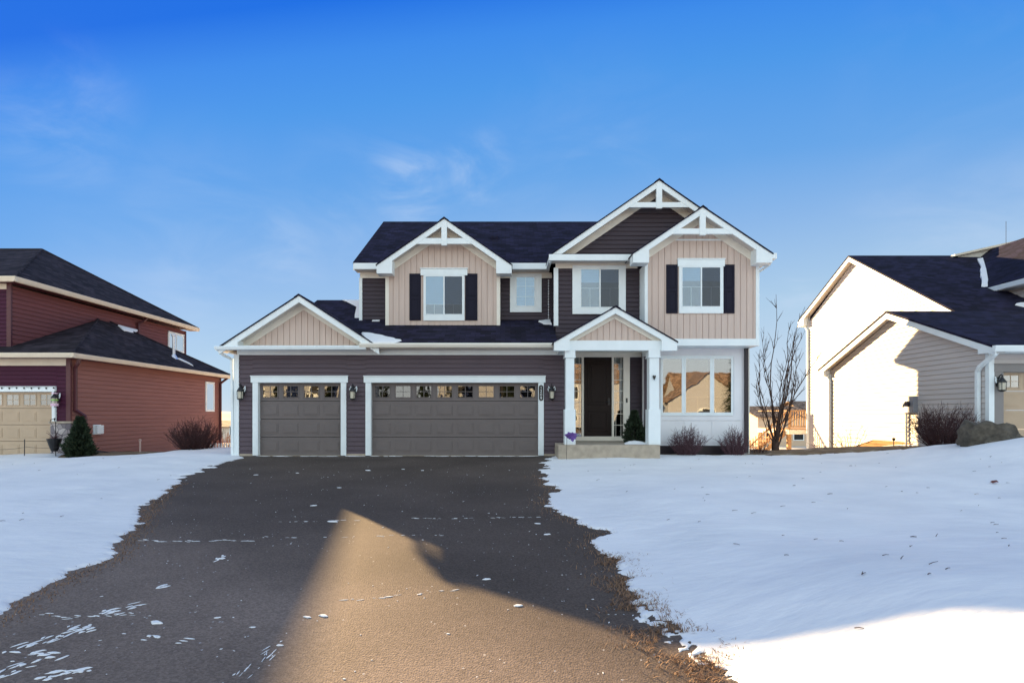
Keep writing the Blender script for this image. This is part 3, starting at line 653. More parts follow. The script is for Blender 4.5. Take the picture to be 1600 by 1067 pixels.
shutters(F16, Yq, gx(1040.5, Yq), gx(1058.5, Yq), gz(490, Yq), gz(414, Yq)); shutters(F16, Yq, gx(1129, Yq), gx(1147, Yq), gz(490, Yq), gz(414, Yq))
Yq = 16.6
window(H, F166, gx(906, Yq), gx(968, Yq), gz(482, Yq), gz(420, Yq), L=.23, R=.18, Tt=.09, B=.18, blind=(.36, .36), screen=1, grid_=(2, 1, .5), back='sky_reflection')
# lower right wall with the three-light picture window
w = MB(); w.fbox(F1665, 4.2, 7.36, .26, 3.25, -.15, .0); w.fprism(rightside(7.36), [(16.66, -.4), (17.3, -.4), (17.3, 3.3), (16.66, 3.3)], -.1, 0)
for a, c in ((4.25, 5.40), (5.44, 6.25), (6.29, 7.2)): w.fbox(F1665, a, c, .36, 1.0, 0, .02)
w.fbox(F1665, 4.25, 7.25, 1.03, 1.2, 0, .028); w.fbox(F1665, 4.25, 7.3, 2.98, 3.22, 0, .02); w.fbox(F1665, 6.96, 7.2, 1.2, 2.98, 0, .02)
w.build('front_wall', 'white_panel', H, bevel=.004)
MB().fbox(F1665, 4.2, 7.36, -.3, .26, -.2, -.03).build('foundation', 'spout', H)
Yq = 16.65; x = [gx(1033, Yq), gx(1066, Yq), gx(1069, Yq), gx(1110, Yq), gx(1113, Yq), gx(1143, Yq)]
for i in range(3):
    window(H, F1665, x[2 * i], x[2 * i + 1], gz(646, Yq), gz(559, Yq), L=.03, R=.03, Tt=.06, B=.06, sashes=1, grid_=(2, 1, .3) if i == 1 else (1, 1, .3), blind=(1,) if i == 1 else (0,), pane='glass3', back='dark')
downspout(H, [(7.31, 16.58, 3.22), (7.31, 16.58, .05)], .10, .09, 'spout')
MB().fbox(F1665, 7.365, 7.45, -.2, 3.22, -.3, -.02).build('corner_board', 'cream', H)
# porch
cP = gx(962, 14.9); zpP = gz(478, 14.9)
gable(H, cP, 1.68, zpP, .57, 14.9, 15.1, 16.6, retw=.42, fz=.16, board=.17)
MB().boards(front(15.12), [(cP - 1.5, 3.24), (cP + 1.5, 3.24), (cP, 3.24 + 1.5 * .57 - .02)], .17, core=.05).build('gable_siding', 'tan', H)
MB().box(1.48, 4.36, 15.0, 15.22, 2.97, 3.24).box(1.5, 1.66, 15.22, 16.0, 2.97, 3.24).box(4.15, 4.34, 15.22, 16.6, 2.97, 3.24).build('porch_beam', 'trim', H, bevel=.005)
MB().box(1.5, 4.34, 15.2, 17, 3.12, 3.2).build('porch_ceiling', 'cream', H)
def column(x0, x1):
    b = MB(); b.box(x0 + .012, x1 - .012, 15.03, 15.31, 1.35, 2.80); b.box(x0 - .02, x1 + .02, 15.0, 15.34, .38, 1.35); b.box(x0 - .015, x1 + .015, 15.0, 15.34, 2.80, 2.97); b.box(x0 - .03, x1 + .03, 14.99, 15.35, 2.77, 2.80)
    b.build('porch_column', 'trim', H, bevel=.006)
column(gx(883, 15.1), gx(897.5, 15.1)); column(gx(1013, 15.1), gx(1029.5, 15.1))
b = MB(); b.box(1.44, 4.22, 14.9, 17.0, -.25, .38); b.build('stoop', 'concrete', H, bevel=.015)
ds = (2.43, 3.30, .52, 2.99)
for a, c in ((3.86, 4.4), (1.6, 2.02)): MB().lap(F17, [(a, .38), (c, .38), (c, 3.0), (a, 3.0)]).build('entry_wall', 'charcoal', H)
e = MB(); e.fprism(leftside(4.22), [(16.6, .3), (17, .3), (17, 3.1), (16.6, 3.1)], -.1, 0); e.build('entry_wall', 'charcoal', H)
MB().box(1.6, 4.4, 17.06, 17.2, .3, 3.2).build('entry_back', 'dark', H)
e = MB()
for a, c in ((2.02, 2.10), (2.36, 2.43), (3.30, 3.37), (3.66, 3.86)): e.fbox(F17, a, c, .40, 3.0, -.06, .05)
e.fbox(F17, 2.02, 3.86, .39, .53, -.06, .06); e.fbox(F17, 1.6, 4.3, 2.99, 3.12, -.06, .055); e.build('door_surround', 'cream', H, bevel=.004)
b = MB(); b.fbox(F17, *ds, -.05, .0)
for a, c in ((.68, 1.33), (1.50, 2.85)):
    for q in ((2.55, 3.18, a, a + .03), (2.55, 3.18, c - .03, c), (2.55, 2.58, a, c), (3.15, 3.18, a, c)): b.fbox(F17, *q, 0, .018)
    b.fbox(F17, 2.66, 3.07, a + .1, c - .1, 0, .014)
dr = b.build('front_door', 'entry', H, bevel=.004)
MB().fbox(F17, 3.19, 3.25, 1.50, 1.72, .0, .015).tube([(3.22, 16.985, 1.6), (3.22, 16.93, 1.6), (3.12, 16.93, 1.6)], .012, 8).build('door_handle', 'black', dr)
for a, c, n in ((2.10, 2.36, 0), (3.37, 3.66, 1)):
    s_ = MB(); s_.fbox(F17, a, c, .53, 2.99, -.02, -.015); sl_ = s_.build('sidelight', 'glass3', H)
    q = MB(); nb = 7
    for k in range(1, nb): z = .53 + 2.46 * k / nb; q.fbox(F17, a, c, z - .008, z + .008, -.014, -.006)
    q.fbox(F17, a + .06, a + .07, .53, 2.99, -.0142, -.0065); q.fbox(F17, c - .07, c - .06, .53, 2.99, -.0142, -.0065); q.build('caming', 'cream', sl_)
MB().fbox(F17, 3.735, 3.785, 1.58, 1.72, .05, .07).build('doorbell', 'black', H, bevel=.006)

# ------------------------------------------------------------------ maroon house on the left
A = thing('house', 'maroon two-storey house with dark hip roofs and cream gutters beside the driveway', 'house', (-18, 17.8, -.3))
XL, XU = -14.2, -16.5
FA = front(17.8); gd = (-19.2, gx(82.5, 17.8), -.2, gz(612, 17.8))
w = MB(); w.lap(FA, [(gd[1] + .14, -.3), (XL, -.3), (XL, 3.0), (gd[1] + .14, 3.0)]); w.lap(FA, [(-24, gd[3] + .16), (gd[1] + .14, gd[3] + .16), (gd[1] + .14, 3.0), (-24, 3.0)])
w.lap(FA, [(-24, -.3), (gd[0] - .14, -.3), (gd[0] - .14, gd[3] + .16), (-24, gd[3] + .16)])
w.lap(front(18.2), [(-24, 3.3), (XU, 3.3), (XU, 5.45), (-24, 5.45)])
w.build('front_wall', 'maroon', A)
w = MB(); w.lap(rightside(XL), [(17.82, -.6), (27.2, -2.4), (27.2, 3.05), (17.82, 3.05)], .15); MB().lap(rightside(XU), [(18.22, 3.3), (28.15, 3.0), (28.15, 5.5), (18.22, 5.5)], .15).build('upper_side_wall', 'maroon_bounce_weak', A)
w.lap(backside(28.15), [(-24, -2.6), (XU, -2.6), (XU, 5.5), (-24, 5.5)]); w.lap(backside(27.2), [(-24, -2.6), (XL, -2.6), (XL, 3.05), (-24, 3.05)]); w.lap(leftside(-24), [(17.82, -1), (28.1, -2.4), (28.1, 5.5), (17.82, 5.5)])
w.build('side_wall', 'maroon_bounce', A)
def hip(xe, y0, y1, ze, P, xleft, name='roof'):
    r = MB(); F_, B_ = (xe, y0, ze), (xe, y1, ze); Q = (xleft, P[1], P[2]); fl, bl = (xleft, y0, ze), (xleft, y1, ze)
    for poly in ([F_, B_, P], [fl, F_, P, Q], [B_, bl, Q, P]): r.prism(poly, (0, 0, -.07))
    for p, q in ((F_, P), (B_, P), (P, Q)):
        r.tube([p, q], .05, 6)
    return r.build(name, 'roof2', A)
hip(-13.8, 17.4, 27.6, 3.16, (-16.7, 22.45, 5.2), -24.2); hip(-16.1, 17.9, 28.6, 5.72, (-19.75, 23.25, 8.23), -24.2)
def gutter_run(parent, segs, m, z0, z1, wd=.11):
    b = MB()
    for (xa, ya), (xb, yb) in segs:
        d = Vector((xb - xa, yb - ya, 0)).normalized(); n = Vector((d.y, -d.x, 0))
        a0, b0 = Vector((xa, ya, 0)) , Vector((xb, yb, 0))
        prof = [(0, z1), (wd * .95, z1), (wd, z1 - .03), (wd * .75, z0 + .02), (wd * .6, z0), (0, z0)]
        b.prism([a0 + n * o + Vector((0, 0, z)) for o, z in prof], b0 - a0)
    return b.build('gutter', m, parent)
gutter_run(A, [((-24.2, 17.42), (-13.71, 17.42)), ((-13.82, 17.32), (-13.82, 27.6))], 'cream_gutter', 3.02, 3.17)
gutter_run(A, [((-24.2, 17.92), (-16.01, 17.92)), ((-16.12, 17.82), (-16.12, 28.6))], 'cream_gutter', 5.56, 5.73)
MB().box(-24, -13.85, 17.43, 17.84, 3.02, 3.04).box(XL - .05, -13.83, 17.84, 27.6, 3.02, 3.04).box(-24, -16.15, 17.93, 18.24, 5.57, 5.59).box(XU - .05, -16.13, 18.24, 28.6, 5.57, 5.59).build('soffit', 'maroon_trim', A)
MB().fbox(FA, -24, XL - .02, 2.80, 3.03, 0, .03).fbox(front(18.2), -24, XU - .02, 5.38, 5.56, 0, .03).build('frieze_board', 'cream_gutter', A)
for fr_, q_ in ((FA, (XL - .1, XL + .045, -.3, 3.02, -.02, .045)), (front(18.2), (XU - .1, XU + .045, 3.3, 5.56, -.02, .045)), (rightside(XL), (27.1, 27.2, -1, 3.0, 0, .04)), (rightside(XU), (28.05, 28.15, 3.4, 5.5, 0, .04))): MB().fbox(fr_, *q_).build('corner_board', 'maroon_trim', A)
garage_door(A, FA, *gd, 8, 'tan_door', 'glass2'); door_trim(A, FA, *gd, w=.14, head=.15, m='trim', ext=0)
# stone wainscot round the corner with a pale ledge
zst = gz(661, 17.8)
MB().fbox(FA, gd[1] - .0, XL + .10, -.5, zst, -.02, .10).fbox(rightside(XL), 17.80, 18.1, -.5, zst, 0, .10).build('stone_wainscot', 'stone', A, bevel=.01)
MB().fbox(FA, gd[1] - .03, XL + .14, zst, zst + .06, -.02, .14).fbox(rightside(XL), 17.80, 18.14, zst, zst + .058, 0, .138).build('stone_ledge', 'concrete', A, bevel=.01)
downspout(A, [(-13.87, 17.78, 3.03), (-13.95, 17.82, 2.9), (-14.12, 17.92, 2.75), (-14.12, 17.92, 1.35), (-14.0, 18.18, 1.14), (-13.99, 18.22, .0)], .09, .08, 'maroon_trim')
downspout(A, [(-13.85, 27.2, 3.03), (-14.0, 27.05, 2.85), (-14.1, 27.0, 2.75), (-14.1, 27.0, -1.2)], .09, .08, 'maroon_trim')
downspout(A, [(-16.15, 24.6, 5.57), (-16.25, 24.5, 5.4), (-16.42, 24.4, 5.3), (-16.42, 24.4, 4.5)], .09, .08, 'maroon_trim')
RX = rightside(XL)
def on_side(px, py, X): Y = X / (px - VPX) * FPX; return Y, gz(py, Y)
ya, za = on_side(321, 598, XL); yb, zb = on_side(332.5, 641, XL)
window(A, RX, ya, yb, zb, on_side(332.5, 598.5, XL)[1] - .02, L=.06, R=.06, Tt=.06, B=.06, sashes=1, grid_=(1, 2, .999), blind=(1,), pane='glass')
ya, za = on_side(263, 515, XU); yb, zb = on_side(285, 548, XU)
window(A, rightside(XU), ya, yb, 4.42, 5.22, L=.07, R=.07, Tt=.07, B=.07, sashes=2, blind=(1, 1), pane='glass')
v = MB(); yv, zv = on_side(150, 671, XL); v.fbox(RX, yv - .17, yv + .17, zv - .17, zv + .17, 0, .05); v.fprism(rightside(XL + .05), [(yv - .15, zv - .15), (yv + .15, zv - .15), (yv + .15, zv + .15), (yv - .15, zv + .15)], 0, .10)
for k in range(4): v.fbox(RX, yv - .15, yv + .15, zv - .13 + k * .075, zv - .08 + k * .075, .15, .165)
v.build('dryer_vent', 'trim', A)
vp = MB(); yp = 24.1; xp = -14.65; zp_ = 3.16 + (13.8 + xp) * -1 * 0 + (abs(xp) - 13.8) * .69; vp.lathe((xp, yp, zp_ - .2), [(.06, 0), (.06, 1.15)], 12); vp.lathe((xp, yp, zp_ + .93), [(.10, 0), (.10, .05), (.04, .1)], 12); vp.lathe((xp, yp, zp_ - .1), [(.19, 0), (.07, .22)], 12); vp.build('vent_pipe', 'silver', A)
roof_snow('roof_snow', jag([(-14.55, 24.1), (-14.3, 24.5), (-14.12, 24.7), (-14.3, 24.7), (-14.55, 24.4)], .03, 3, 2), lambda x, y: 3.16 + (abs(x) - 13.8) * .703 + .01, .04, A)
roof_snow('roof_snow', jag([(-16.35, 23.0), (-16.0, 22.9), (-16.05, 23.6), (-16.3, 24.2)], .03, 3, 3), lambda x, y: 3.16 + (abs(x) - 13.8) * .703 + .01, .05, A)
lx, lz = gx(92.5, 17.8), gz(625, 17.8)
la = lantern(A, lx, 17.8, lz + .08)
lw = MB(); lw.lathe((lx, 17.62, lz - .02), [(.098, 0), (.098, .035)], 10); lw.build('green_band', 'green_tape', la)
MB().lathe((lx, 17.62, lz - .2), [(.105, 0), (.11, .06), (.1, .09)], 10).build('pink_band', 'pink', la); MB().lathe((lx, 17.62, lz + .2), [(.09, 0), (.09, .03)], 10).build('pink_band', 'pink', la)

# ------------------------------------------------------------------ pale grey house on the right
R = thing('house', 'pale grey house with dark roof and sunlit side wall on the right', 'house', (16, 14.9, .2))
XW, XV = 13.2, 15.8
w = MB()
low = [(14.92, .0), (18.1, .30), (19.6, .30), (22.2, -.42), (22.2, 2.95), (18.55, 4.5), (14.92, 2.95)]
w.lap(leftside(XW), low, .15)
w.lap(leftside(XV), [(18.4, 2.6), (22.0, -2.6), (28.5, -2.6), (28.5, 5.95), (24.7, 8.2), (18.4, 4.45)], .15)
fz_ = .05
gdr = (gx(1566, 14.9), 18.6, .28, gz(581, 14.9))
FR = front(14.9)
w.lap(FR, [(XW, .1), (gdr[0] - .28, .1), (gdr[0] - .28, 3.0), (XW, 3.0)], .15); w.lap(FR, [(gdr[0] - .28, gdr[3] + .2), (24, gdr[3] + .2), (24, 3.0), (gdr[0] - .28, 3.0)], .15)
w.lap(backside(22.2), [(XW, -.5), (XV, -.5), (XV, 2.95), (XW, 2.95)], .15); w.lap(backside(28.5), [(XV, -2.6), (26, -2.6), (26, 5.9), (XV, 5.9)], .15)
w.build('wall', 'grey_siding', R)
MB().fprism(leftside(XW), [(14.92, -.6), (22.2, -1.6), (22.2, -.42), (19.6, .30), (18.1, .30), (14.92, .0)], -.1, -.015).build('foundation', 'foundation', R)
ru = lambda y: 8.4 - .617 * (24.7 - y) if y < 24.7 else 8.4 - .52 * (y - 24.7)
rl = lambda y: 4.72 - .41 * abs(y - 18.55)
r = MB()
def slope(x0, x1, y0, y1, zf, t=.07): r.prism([(x0, y0, zf(y0)), (x1, y0, zf(y0)), (x1, y1, zf(y1)), (x0, y1, zf(y1))], (0, 0, -t))
slope(XW - .28, 26, 14.45, 18.55, rl); slope(XW - .28, XV + .1, 18.55, 22.6, rl); slope(XV - .3, 26, 18.3, 24.7, ru); slope(XV - .3, 26, 24.7, 28.95, ru)
r.build('roof', 'roof', R)
b = MB()
def rake(xx, pts, wd=.19, t=.07, off=.035):
    for p, q in zip(pts[:-1], pts[1:]): b.prism([(xx, p[0], p[1] - t), (xx, q[0], q[1] - t), (xx, q[0], q[1] - t - wd), (xx, p[0], p[1] - t - wd)], (off, 0, 0))
rake(XW - .265, [(14.42, rl(14.42)), (18.55, rl(18.55)), (22.62, rl(22.62))]); rake(XV - .285, [(18.75, ru(18.75)), (24.7, ru(24.7)), (28.97, ru(28.97))])
b.prism([(XW - .27, 14.42, 2.86), (XW - .27, 14.42, 3.02), (XW - .27, 14.95, 3.2), (XW - .27, 14.95, 2.86)], (.35, 0, 0)); b.prism([(XW - .27, 22.62, 2.8), (XW - .27, 22.62, 2.98), (XW - .27, 22.2, 3.16), (XW - .27, 22.2, 2.8)], (.35, 0, 0))
b.prism([(XV - .29, 28.97, 5.84), (XV - .29, 28.97, 6.1), (XV - .29, 28.45, 6.38), (XV - .29, 28.45, 5.84)], (.35, 0, 0))
b.build('rake_board', 'trim', R)
b = MB()
for pts, xx, xw in (([(14.45, rl(14.45)), (18.55, rl(18.55)), (22.6, rl(22.6))], XW - .23, XW + .02), ([(18.75, ru(18.75)), (24.7, ru(24.7)), (28.95, ru(28.95))], XV - .25, XV + .02)):
    for p, q in zip(pts[:-1], pts[1:]): b.prism([(xx, p[0], p[1] - .2), (xw, p[0], p[1] - .2), (xw, q[0], q[1] - .2), (xx, q[0], q[1] - .2)], (0, 0, .02))
b.build('soffit', 'soffit', R)
gutter_run(R, [((XW - .3, 14.47), (26, 14.47))], 'trim', 2.86, 3.03)
MB().box(XW, 26, 14.48, 14.92, 2.86, 2.88).build('soffit', 'trim', R)
for fr_, q_ in ((FR, (XW - .045, XW + .1, .0, 2.87, -.02, .045)), (leftside(XW), (14.86, 14.98, .0, 2.9, 0, .04)), (leftside(XW), (22.1, 22.24, -.8, 2.85, 0, .04)), (leftside(XV), (28.4, 28.54, -2.4, 5.8, 0, .04))): MB().fbox(fr_, *q_).build('corner_board', 'trim', R)
downspout(R, [(XW - .12, 14.5, 2.9), (XW - .14, 14.62, 2.78), (XW - .13, 15.05, 2.52), (XW - .1, 15.15, 2.4), (XW - .1, 15.15, .35)], .10, .09)
downspout(R, [(XW - .09, 22.3, 2.8), (XW - .09, 22.12, 2.6), (XW - .09, 22.12, -.6)], .08, .07, 'trim'); downspout(R, [(XV - .09, 28.6, 5.8), (XV - .09, 28.42, 5.6), (XV - .09, 28.42, -2.4)], .08, .07, 'trim')
garage_door(R, FR, *gdr, 8, 'tan_door', 'glass2'); door_trim(R, FR, *gdr, w=.26, head=.2, m='grey_trim', ext=0)
lantern(R, gx(1556.5, 14.9), 14.9, gz(597, 14.9))
ym, zm = 17.75, 1.52
mb = MB(); mb.fbox(leftside(XW), ym - .3, ym + .3, zm - .26, zm + .28, .0, .16); mb.k = 1
mt = mb.build('meter_box', ['meter', 'silver'], R, bevel=.012)
MB().tube([(XW - .16, ym - .08, zm + .03), (XW - .25, ym - .08, zm + .03)], .085, 16).build('meter_dial', 'spout', mt); MB().tube([(XW - .16, ym + .2, zm), (XW - .2, ym + .2, zm)], .06, 14).build('meter_cover', 'silver', mt)
MB().tube([(XW - .07, ym + .14, zm - .25), (XW - .07, ym + .14, -.1)], .035, 8).build('conduit', 'silver', mt)
# upper wing coming forward at the right edge of the picture
ye = 18.2
w = MB(); w.lap(leftside(18.95), [(ye + .4, 4.0), (23, 4.0), (23, 5.95), (ye + .4, 5.95)], .15); w.lap(front(ye + .4), [(18.95, 4.0), (24.5, 4.0), (24.5, 5.95), (21.7, 8.2), (18.95, 5.95)], .15); w.build('dormer_wall', 'grey_siding', R)
r = MB(); r.prism([(18.5, ye, 6.1), (21.75, ye, 8.62), (21.75, 25.2, 8.62), (18.5, 21.0, 6.1)], (0, 0, -.07)); r.prism([(21.75, ye, 8.62), (25, ye, 6.1), (25, 21.0, 6.1), (21.75, 25.2, 8.62)], (0, 0, -.07)); r.build('dormer_roof', 'roof', R)
MB().box(18.46, 18.54, ye, 21.2, 5.88, 6.06).box(18.5, 18.95, ye, 21.2, 5.86, 5.88).build('dormer_fascia', 'trim', R)
gb = MB(); gb.prism([(20.3, 24.5, 7.9), (20.3, 24.5, 8.35), (23.4, 24.5, 9.05), (23.4, 24.5, 7.9)], (0, .3, 0)); gb.build('rear_gable', 'cream', R)  # cream puts sunlight into the colour of this shaded face
gb = MB(); gb.prism([(20.0, 24.3, 8.34), (23.6, 24.3, 9.15), (23.6, 26.0, 9.15), (20.0, 26.0, 8.34)], (0, 0, -.09)); gb.build('rear_gable_roof', 'cream_gutter', R)
def ruf(x, y): return ru(y) + .01
roof_snow('roof_snow', jag([(18.3, 21.0), (18.55, 21.0), (19.1, 21.6), (19.75, 22.3), (20.8, 23.4), (21.9, 24.15), (21.6, 24.45), (20.9, 24.2), (20.4, 23.5), (19.4, 22.3), (18.75, 21.5)], .03, 3, 7), ruf, .06, R)
roof_snow('roof_snow', jag([(18.0, 19.3), (18.8, 19.5), (19.0, 18.8), (18.7, 18.5)], .04, 3, 8), ruf, .07, R)
MB().tube([(22.0, 24.0, 8.5), (22.0, 24.0, 9.7)], .009, 5).build('antenna', 'black', R)

# ------------------------------------------------------------------ deck behind the right house
D = thing('wooden_deck', 'sunlit wooden deck with railing and stairs behind the pale grey house', 'deck', (14, 30.5, -2))
dx0, dx1, dy0, dy1, dz = 15.05, 19.0, 29.0, 32.5, .45
b = MB()
xx = dx0
while xx < dx1: b.box(xx, xx + .13, dy0, dy1, dz - .04, dz); xx += .14
b.build('decking', 'wood', D)
MB().box(dx0, dx1, dy0 - .05, dy0 - .005, dz - .28, dz - .045).box(dx0 - .05, dx0 - .005, dy0 - .04, dy1, dz - .28, dz - .045).build('rim_board', 'cream', D)
for px_, py_ in ((dx0 + .05, dy0 + .1), (dx1 - .1, dy0 + .1), (dx0 + .05, dy1 - .1)): MB().box(px_ - .09, px_ + .09, py_ - .09, py_ + .09, -2.6, dz - .05).build('post', 'wood', D)
rl_ = MB(); rl_.box(dx0 - .02, dx1, dy0 - .03, dy0 + .07, dz + .95, dz + 1.0); rl_.box(dx0 + .071, dx1, dy0 + .0, dy0 + .05, dz + .1, dz + .16)
rl_.box(dx0 - .02, dx0 + .07, dy0 + .071, dy1, dz + .95, dz + 1.0)
xx = dx0 + .1
while xx < dx1: rl_.box(xx, xx + .04, dy0 + .005, dy0 + .045, dz + .16, dz + .95); xx += .13
rl_.box(dx0 - .02, dx0 + .07, dy0 - .03, dy0 + .07, dz, dz + 1.1); rl_.build('railing', 'wood', D)
st = MB(); n = 11
for s in (0, 1.0): st.prism([(dx0, dy0 + .3 + s, dz - .05), (dx0, dy0 + .3 + s, dz - .33), (dx0 - 2.9, dy0 + .3 + s, -2.55), (dx0 - 2.9, dy0 + .3 + s, -2.27)], (0, .06, 0))
st.build('stringer', 'wood', D); st = MB()
for k in range(n): xq = dx0 - .25 * (k + 1); zq = dz - .05 - .21 * (k + 1) * .9; st.box(xq - .0, xq + .26, dy0 + .36, dy0 + 1.3, zq + .12, zq + .16)
st.build('tread', 'wood', D)
sr = MB()
sr.prism([(dx0, dy0 + .28, dz + .95), (dx0, dy0 + .28, dz + .86), (dx0 - 2.8, dy0 + .28, -1.36), (dx0 - 2.8, dy0 + .28, -1.27)], (0, .07, 0))
for k in range(0, 20): xq = dx0 - .14 * k - .1; zq = dz - .8 * (dx0 - xq) * .97; sr.box(xq, xq + .035, dy0 + .29, dy0 + .33, zq - .1, zq + .88)
sr.build('stair_rail', 'wood', D)

# ------------------------------------------------------------------ plants
def shrub(name, label, cx, cy, rx, ry, h, n, m, group=None, seed=1, r0=.009, lean=.9, base_r=.22):
    rg = random.Random(seed); zb = float(T(cx, cy)) - .06
    t = thing(name, label, 'shrub', (cx, cy, zb), group)
    b = MB()
    for i in range(n):
        a = rg.uniform(0, 2 * math.pi); q = rg.random() ** .5
        ex, ey = cx + rx * q * math.cos(a), cy + ry * q * math.sin(a); hh = h * (1 - .38 * q * q) * rg.uniform(.62, 1.06)
        sx, sy = cx + base_r * rx * q * math.cos(a), cy + base_r * ry * q * math.sin(a)
        pts = []; k = 6
        for j in range(k + 1):
            u = j / k; wob = .05 * h * u
            pts.append(Vector((sx + (ex - sx) * u ** .8 + rg.uniform(-wob, wob), sy + (ey - sy) * u ** .8 + rg.uniform(-wob, wob), zb + hh * u ** 1.15)))
        b.tube(pts, r0 * rg.uniform(.7, 1.2), 4, r0 * .3, cap=False)
        for j in range(2, k):
            for _ in range(rg.choice((1, 2, 2))):
                d = Vector((rg.uniform(-1, 1), rg.uniform(-1, 1), rg.uniform(.1, 1.1))) * h * rg.uniform(.10, .24)
                p = pts[j]; mid = p + d * .5 + Vector((rg.uniform(-1, 1), rg.uniform(-1, 1), 0)) * .02
                b.tube([p, mid, p + d], r0 * .5, 3, r0 * .22, cap=False)
    b.build('branches', m, t)
    return t
shrub('bare_shrub', 'dense bare red-brown shrub at the end of the maroon side wall', -10.55, 18.6, .95, .8, 1.3, 250, 'redtwig', 'bare winter shrubs', 3, .010)
shrub('bare_shrub', 'bare twiggy shrub below the middle light of the big front window', 5.35, 16.05, .60, .42, 1.0, 120, 'greytwig', 'bare winter shrubs', 4, .009)
shrub('bare_shrub', 'bare twiggy shrub at the white front corner by the dark downspout', 6.75, 16.1, .52, .42, .95, 110, 'greytwig', 'bare winter shrubs', 5, .009)
shrub('bare_shrub', 'wide dark red bare shrub against grey siding behind the boulder', 12.3, 15.35, .80, 1.05, 1.4, 240, 'redtwig', 'bare winter shrubs', 6, .010)
shrub('bare_sapling', 'small sparse sapling in front of the sunlit wall and orange foundation', 11.9, 18.9, .75, .5, 1.05, 10, 'twig', None, 8, .012)
shrub('bare_sapling', 'thin low twigs at the back corner of the low grey wing', 12.4, 21.2, .5, .4, 1.0, 8, 'twig', None, 9, .009)
shrub('weed_clump', 'tangle of dry weeds beside the dark corner downspout', 7.85, 16.9, .42, .35, .55, 34, 'redtwig', None, 10, .006)
# bare tree between the houses
def bare_tree():
    cx, cy = 8.85, 17.9; zb = float(T(cx, cy)) - .1; rg = random.Random(21)
    t = thing('bare_tree', 'leafless multi-stem tree standing in the gap before the pale house', 'tree', (cx, cy, zb))
    tr = MB(); br = MB()
    def curve(p, d, L, k, wob, up=.0):
        pts = [Vector(p)]; d = Vector(d).normalized()
        for i in range(k):
            d = (d + Vector((rg.uniform(-1, 1), rg.uniform(-1, 1), rg.uniform(-1, 1))) * wob + Vector((0, 0, up))).normalized(); pts.append(pts[-1] + d * L / k)
        return pts
    tr.tube(curve((cx, cy, zb), (.02, 0, 1), .5, 4, .08), .13, 9, .10)
    tips = [(-.75, .1, 1.9, 2.0), (-.35, -.2, 2.6, 2.9), (-.12, .15, 3.6, 4.1), (.06, -.2, 3.5, 3.9), (.55, .1, 3.3, 3.7), (.85, -.2, 2.6, 2.9), (1.25, .2, 2.0, 2.6), (-.5, .3, 2.9, 3.0), (.2, .3, 2.6, 2.9), (-1.0, -.1, 1.5, 1.9), (-.2, .2, 3.0, 3.2), (.4, -.3, 2.9, 3.4), (1.0, .1, 2.4, 3.0), (-.62, -.1, 2.3, 2.6)]
    for dx, dy, dz_, L in tips:
        st_ = Vector((cx + rg.uniform(-.05, .05), cy + rg.uniform(-.05, .05), zb + rg.uniform(.12, .45)))
        pts = curve(st_, (dx * 1.2, dy, dz_ * .9), L * 1.22, 11, .19, .08); br.tube(pts, rg.uniform(.018, .034), 6, .005)
        for j in range(2, 11):
            for _ in range(rg.choice((0, 1, 1, 2))):
                d = pts[min(j + 1, 11)] - pts[j]; d = d.normalized() + Vector((rg.uniform(-1, 1), rg.uniform(-1, 1), rg.uniform(-.2, .6))) * .8
                q = curve(pts[j], d, rg.uniform(.3, .95) * (1.15 - j / 14), 5, .16, .09); br.tube(q, .011, 4, .004, cap=False)
                for _ in range(2):
                    jj = rg.randint(1, 4); e_ = curve(q[jj], (q[jj] - q[jj - 1]).normalized() + Vector((rg.uniform(-1, 1), rg.uniform(-1, 1), rg.uniform(-.2, .5))) * .8, rg.uniform(.12, .35), 3, .15, .08); br.tube(e_, .006, 3, .003, cap=False)
    tr.build('trunk', 'twig', t); br.build('branches', 'twig', t)
bare_tree()
def evergreen(name, label, cx, cy, zb, rx, h, n, seed, group=None):
    rg = random.Random(seed); t = thing(name, label, 'evergreen', (cx, cy, zb), group)
    MB().tube([(cx, cy, zb - .05), (cx, cy, zb + h * .85)], .03, 6, .008).build('trunk', 'twig', t)
    b = MB()
    for i in range(n):
        u = rg.random() ** 1.15; z = zb + h * u; prof = min(1, .72 + u * 1.6) * (1 if u < .3 else ((1 - u) / .7) ** 1.05 * .92 + .08)
        a = rg.uniform(0, 2 * math.pi); rr = rx * prof * rg.uniform(.35, 1.0) * (1 + .2 * math.sin(a * 3 + u * 9 + seed) + .16 * math.sin(a * 7 - u * 23))
        p = Vector((cx + rr * math.cos(a), cy + rr * math.sin(a), z))
        d = Vector((math.cos(a), math.sin(a), rg.uniform(.2, 1.4))).normalized(); s = d.cross(Vector((rg.uniform(-1, 1), rg.uniform(-1, 1), rg.uniform(-1, 1)))).normalized()
        L = rg.uniform(.05, .12) * (h ** .3); wd = L * .22
        b.face([p - s * wd, p + d * L * .5 - s * wd * 1.1, p + d * L, p + d * L * .5 + s * wd * 1.1, p + s * wd])
    b.build('crown', 'fir', t)
evergreen('evergreen_shrub', 'dark conical evergreen shrub at the stone corner of the maroon house', gx(125, 17.3), 17.3, -.25, .37, 1.36, 5200, 5)
evergreen('evergreen_shrub', 'small dark evergreen standing on the porch right of the front door', 3.80, 16.1, .38, .30, .92, 2600, 6)

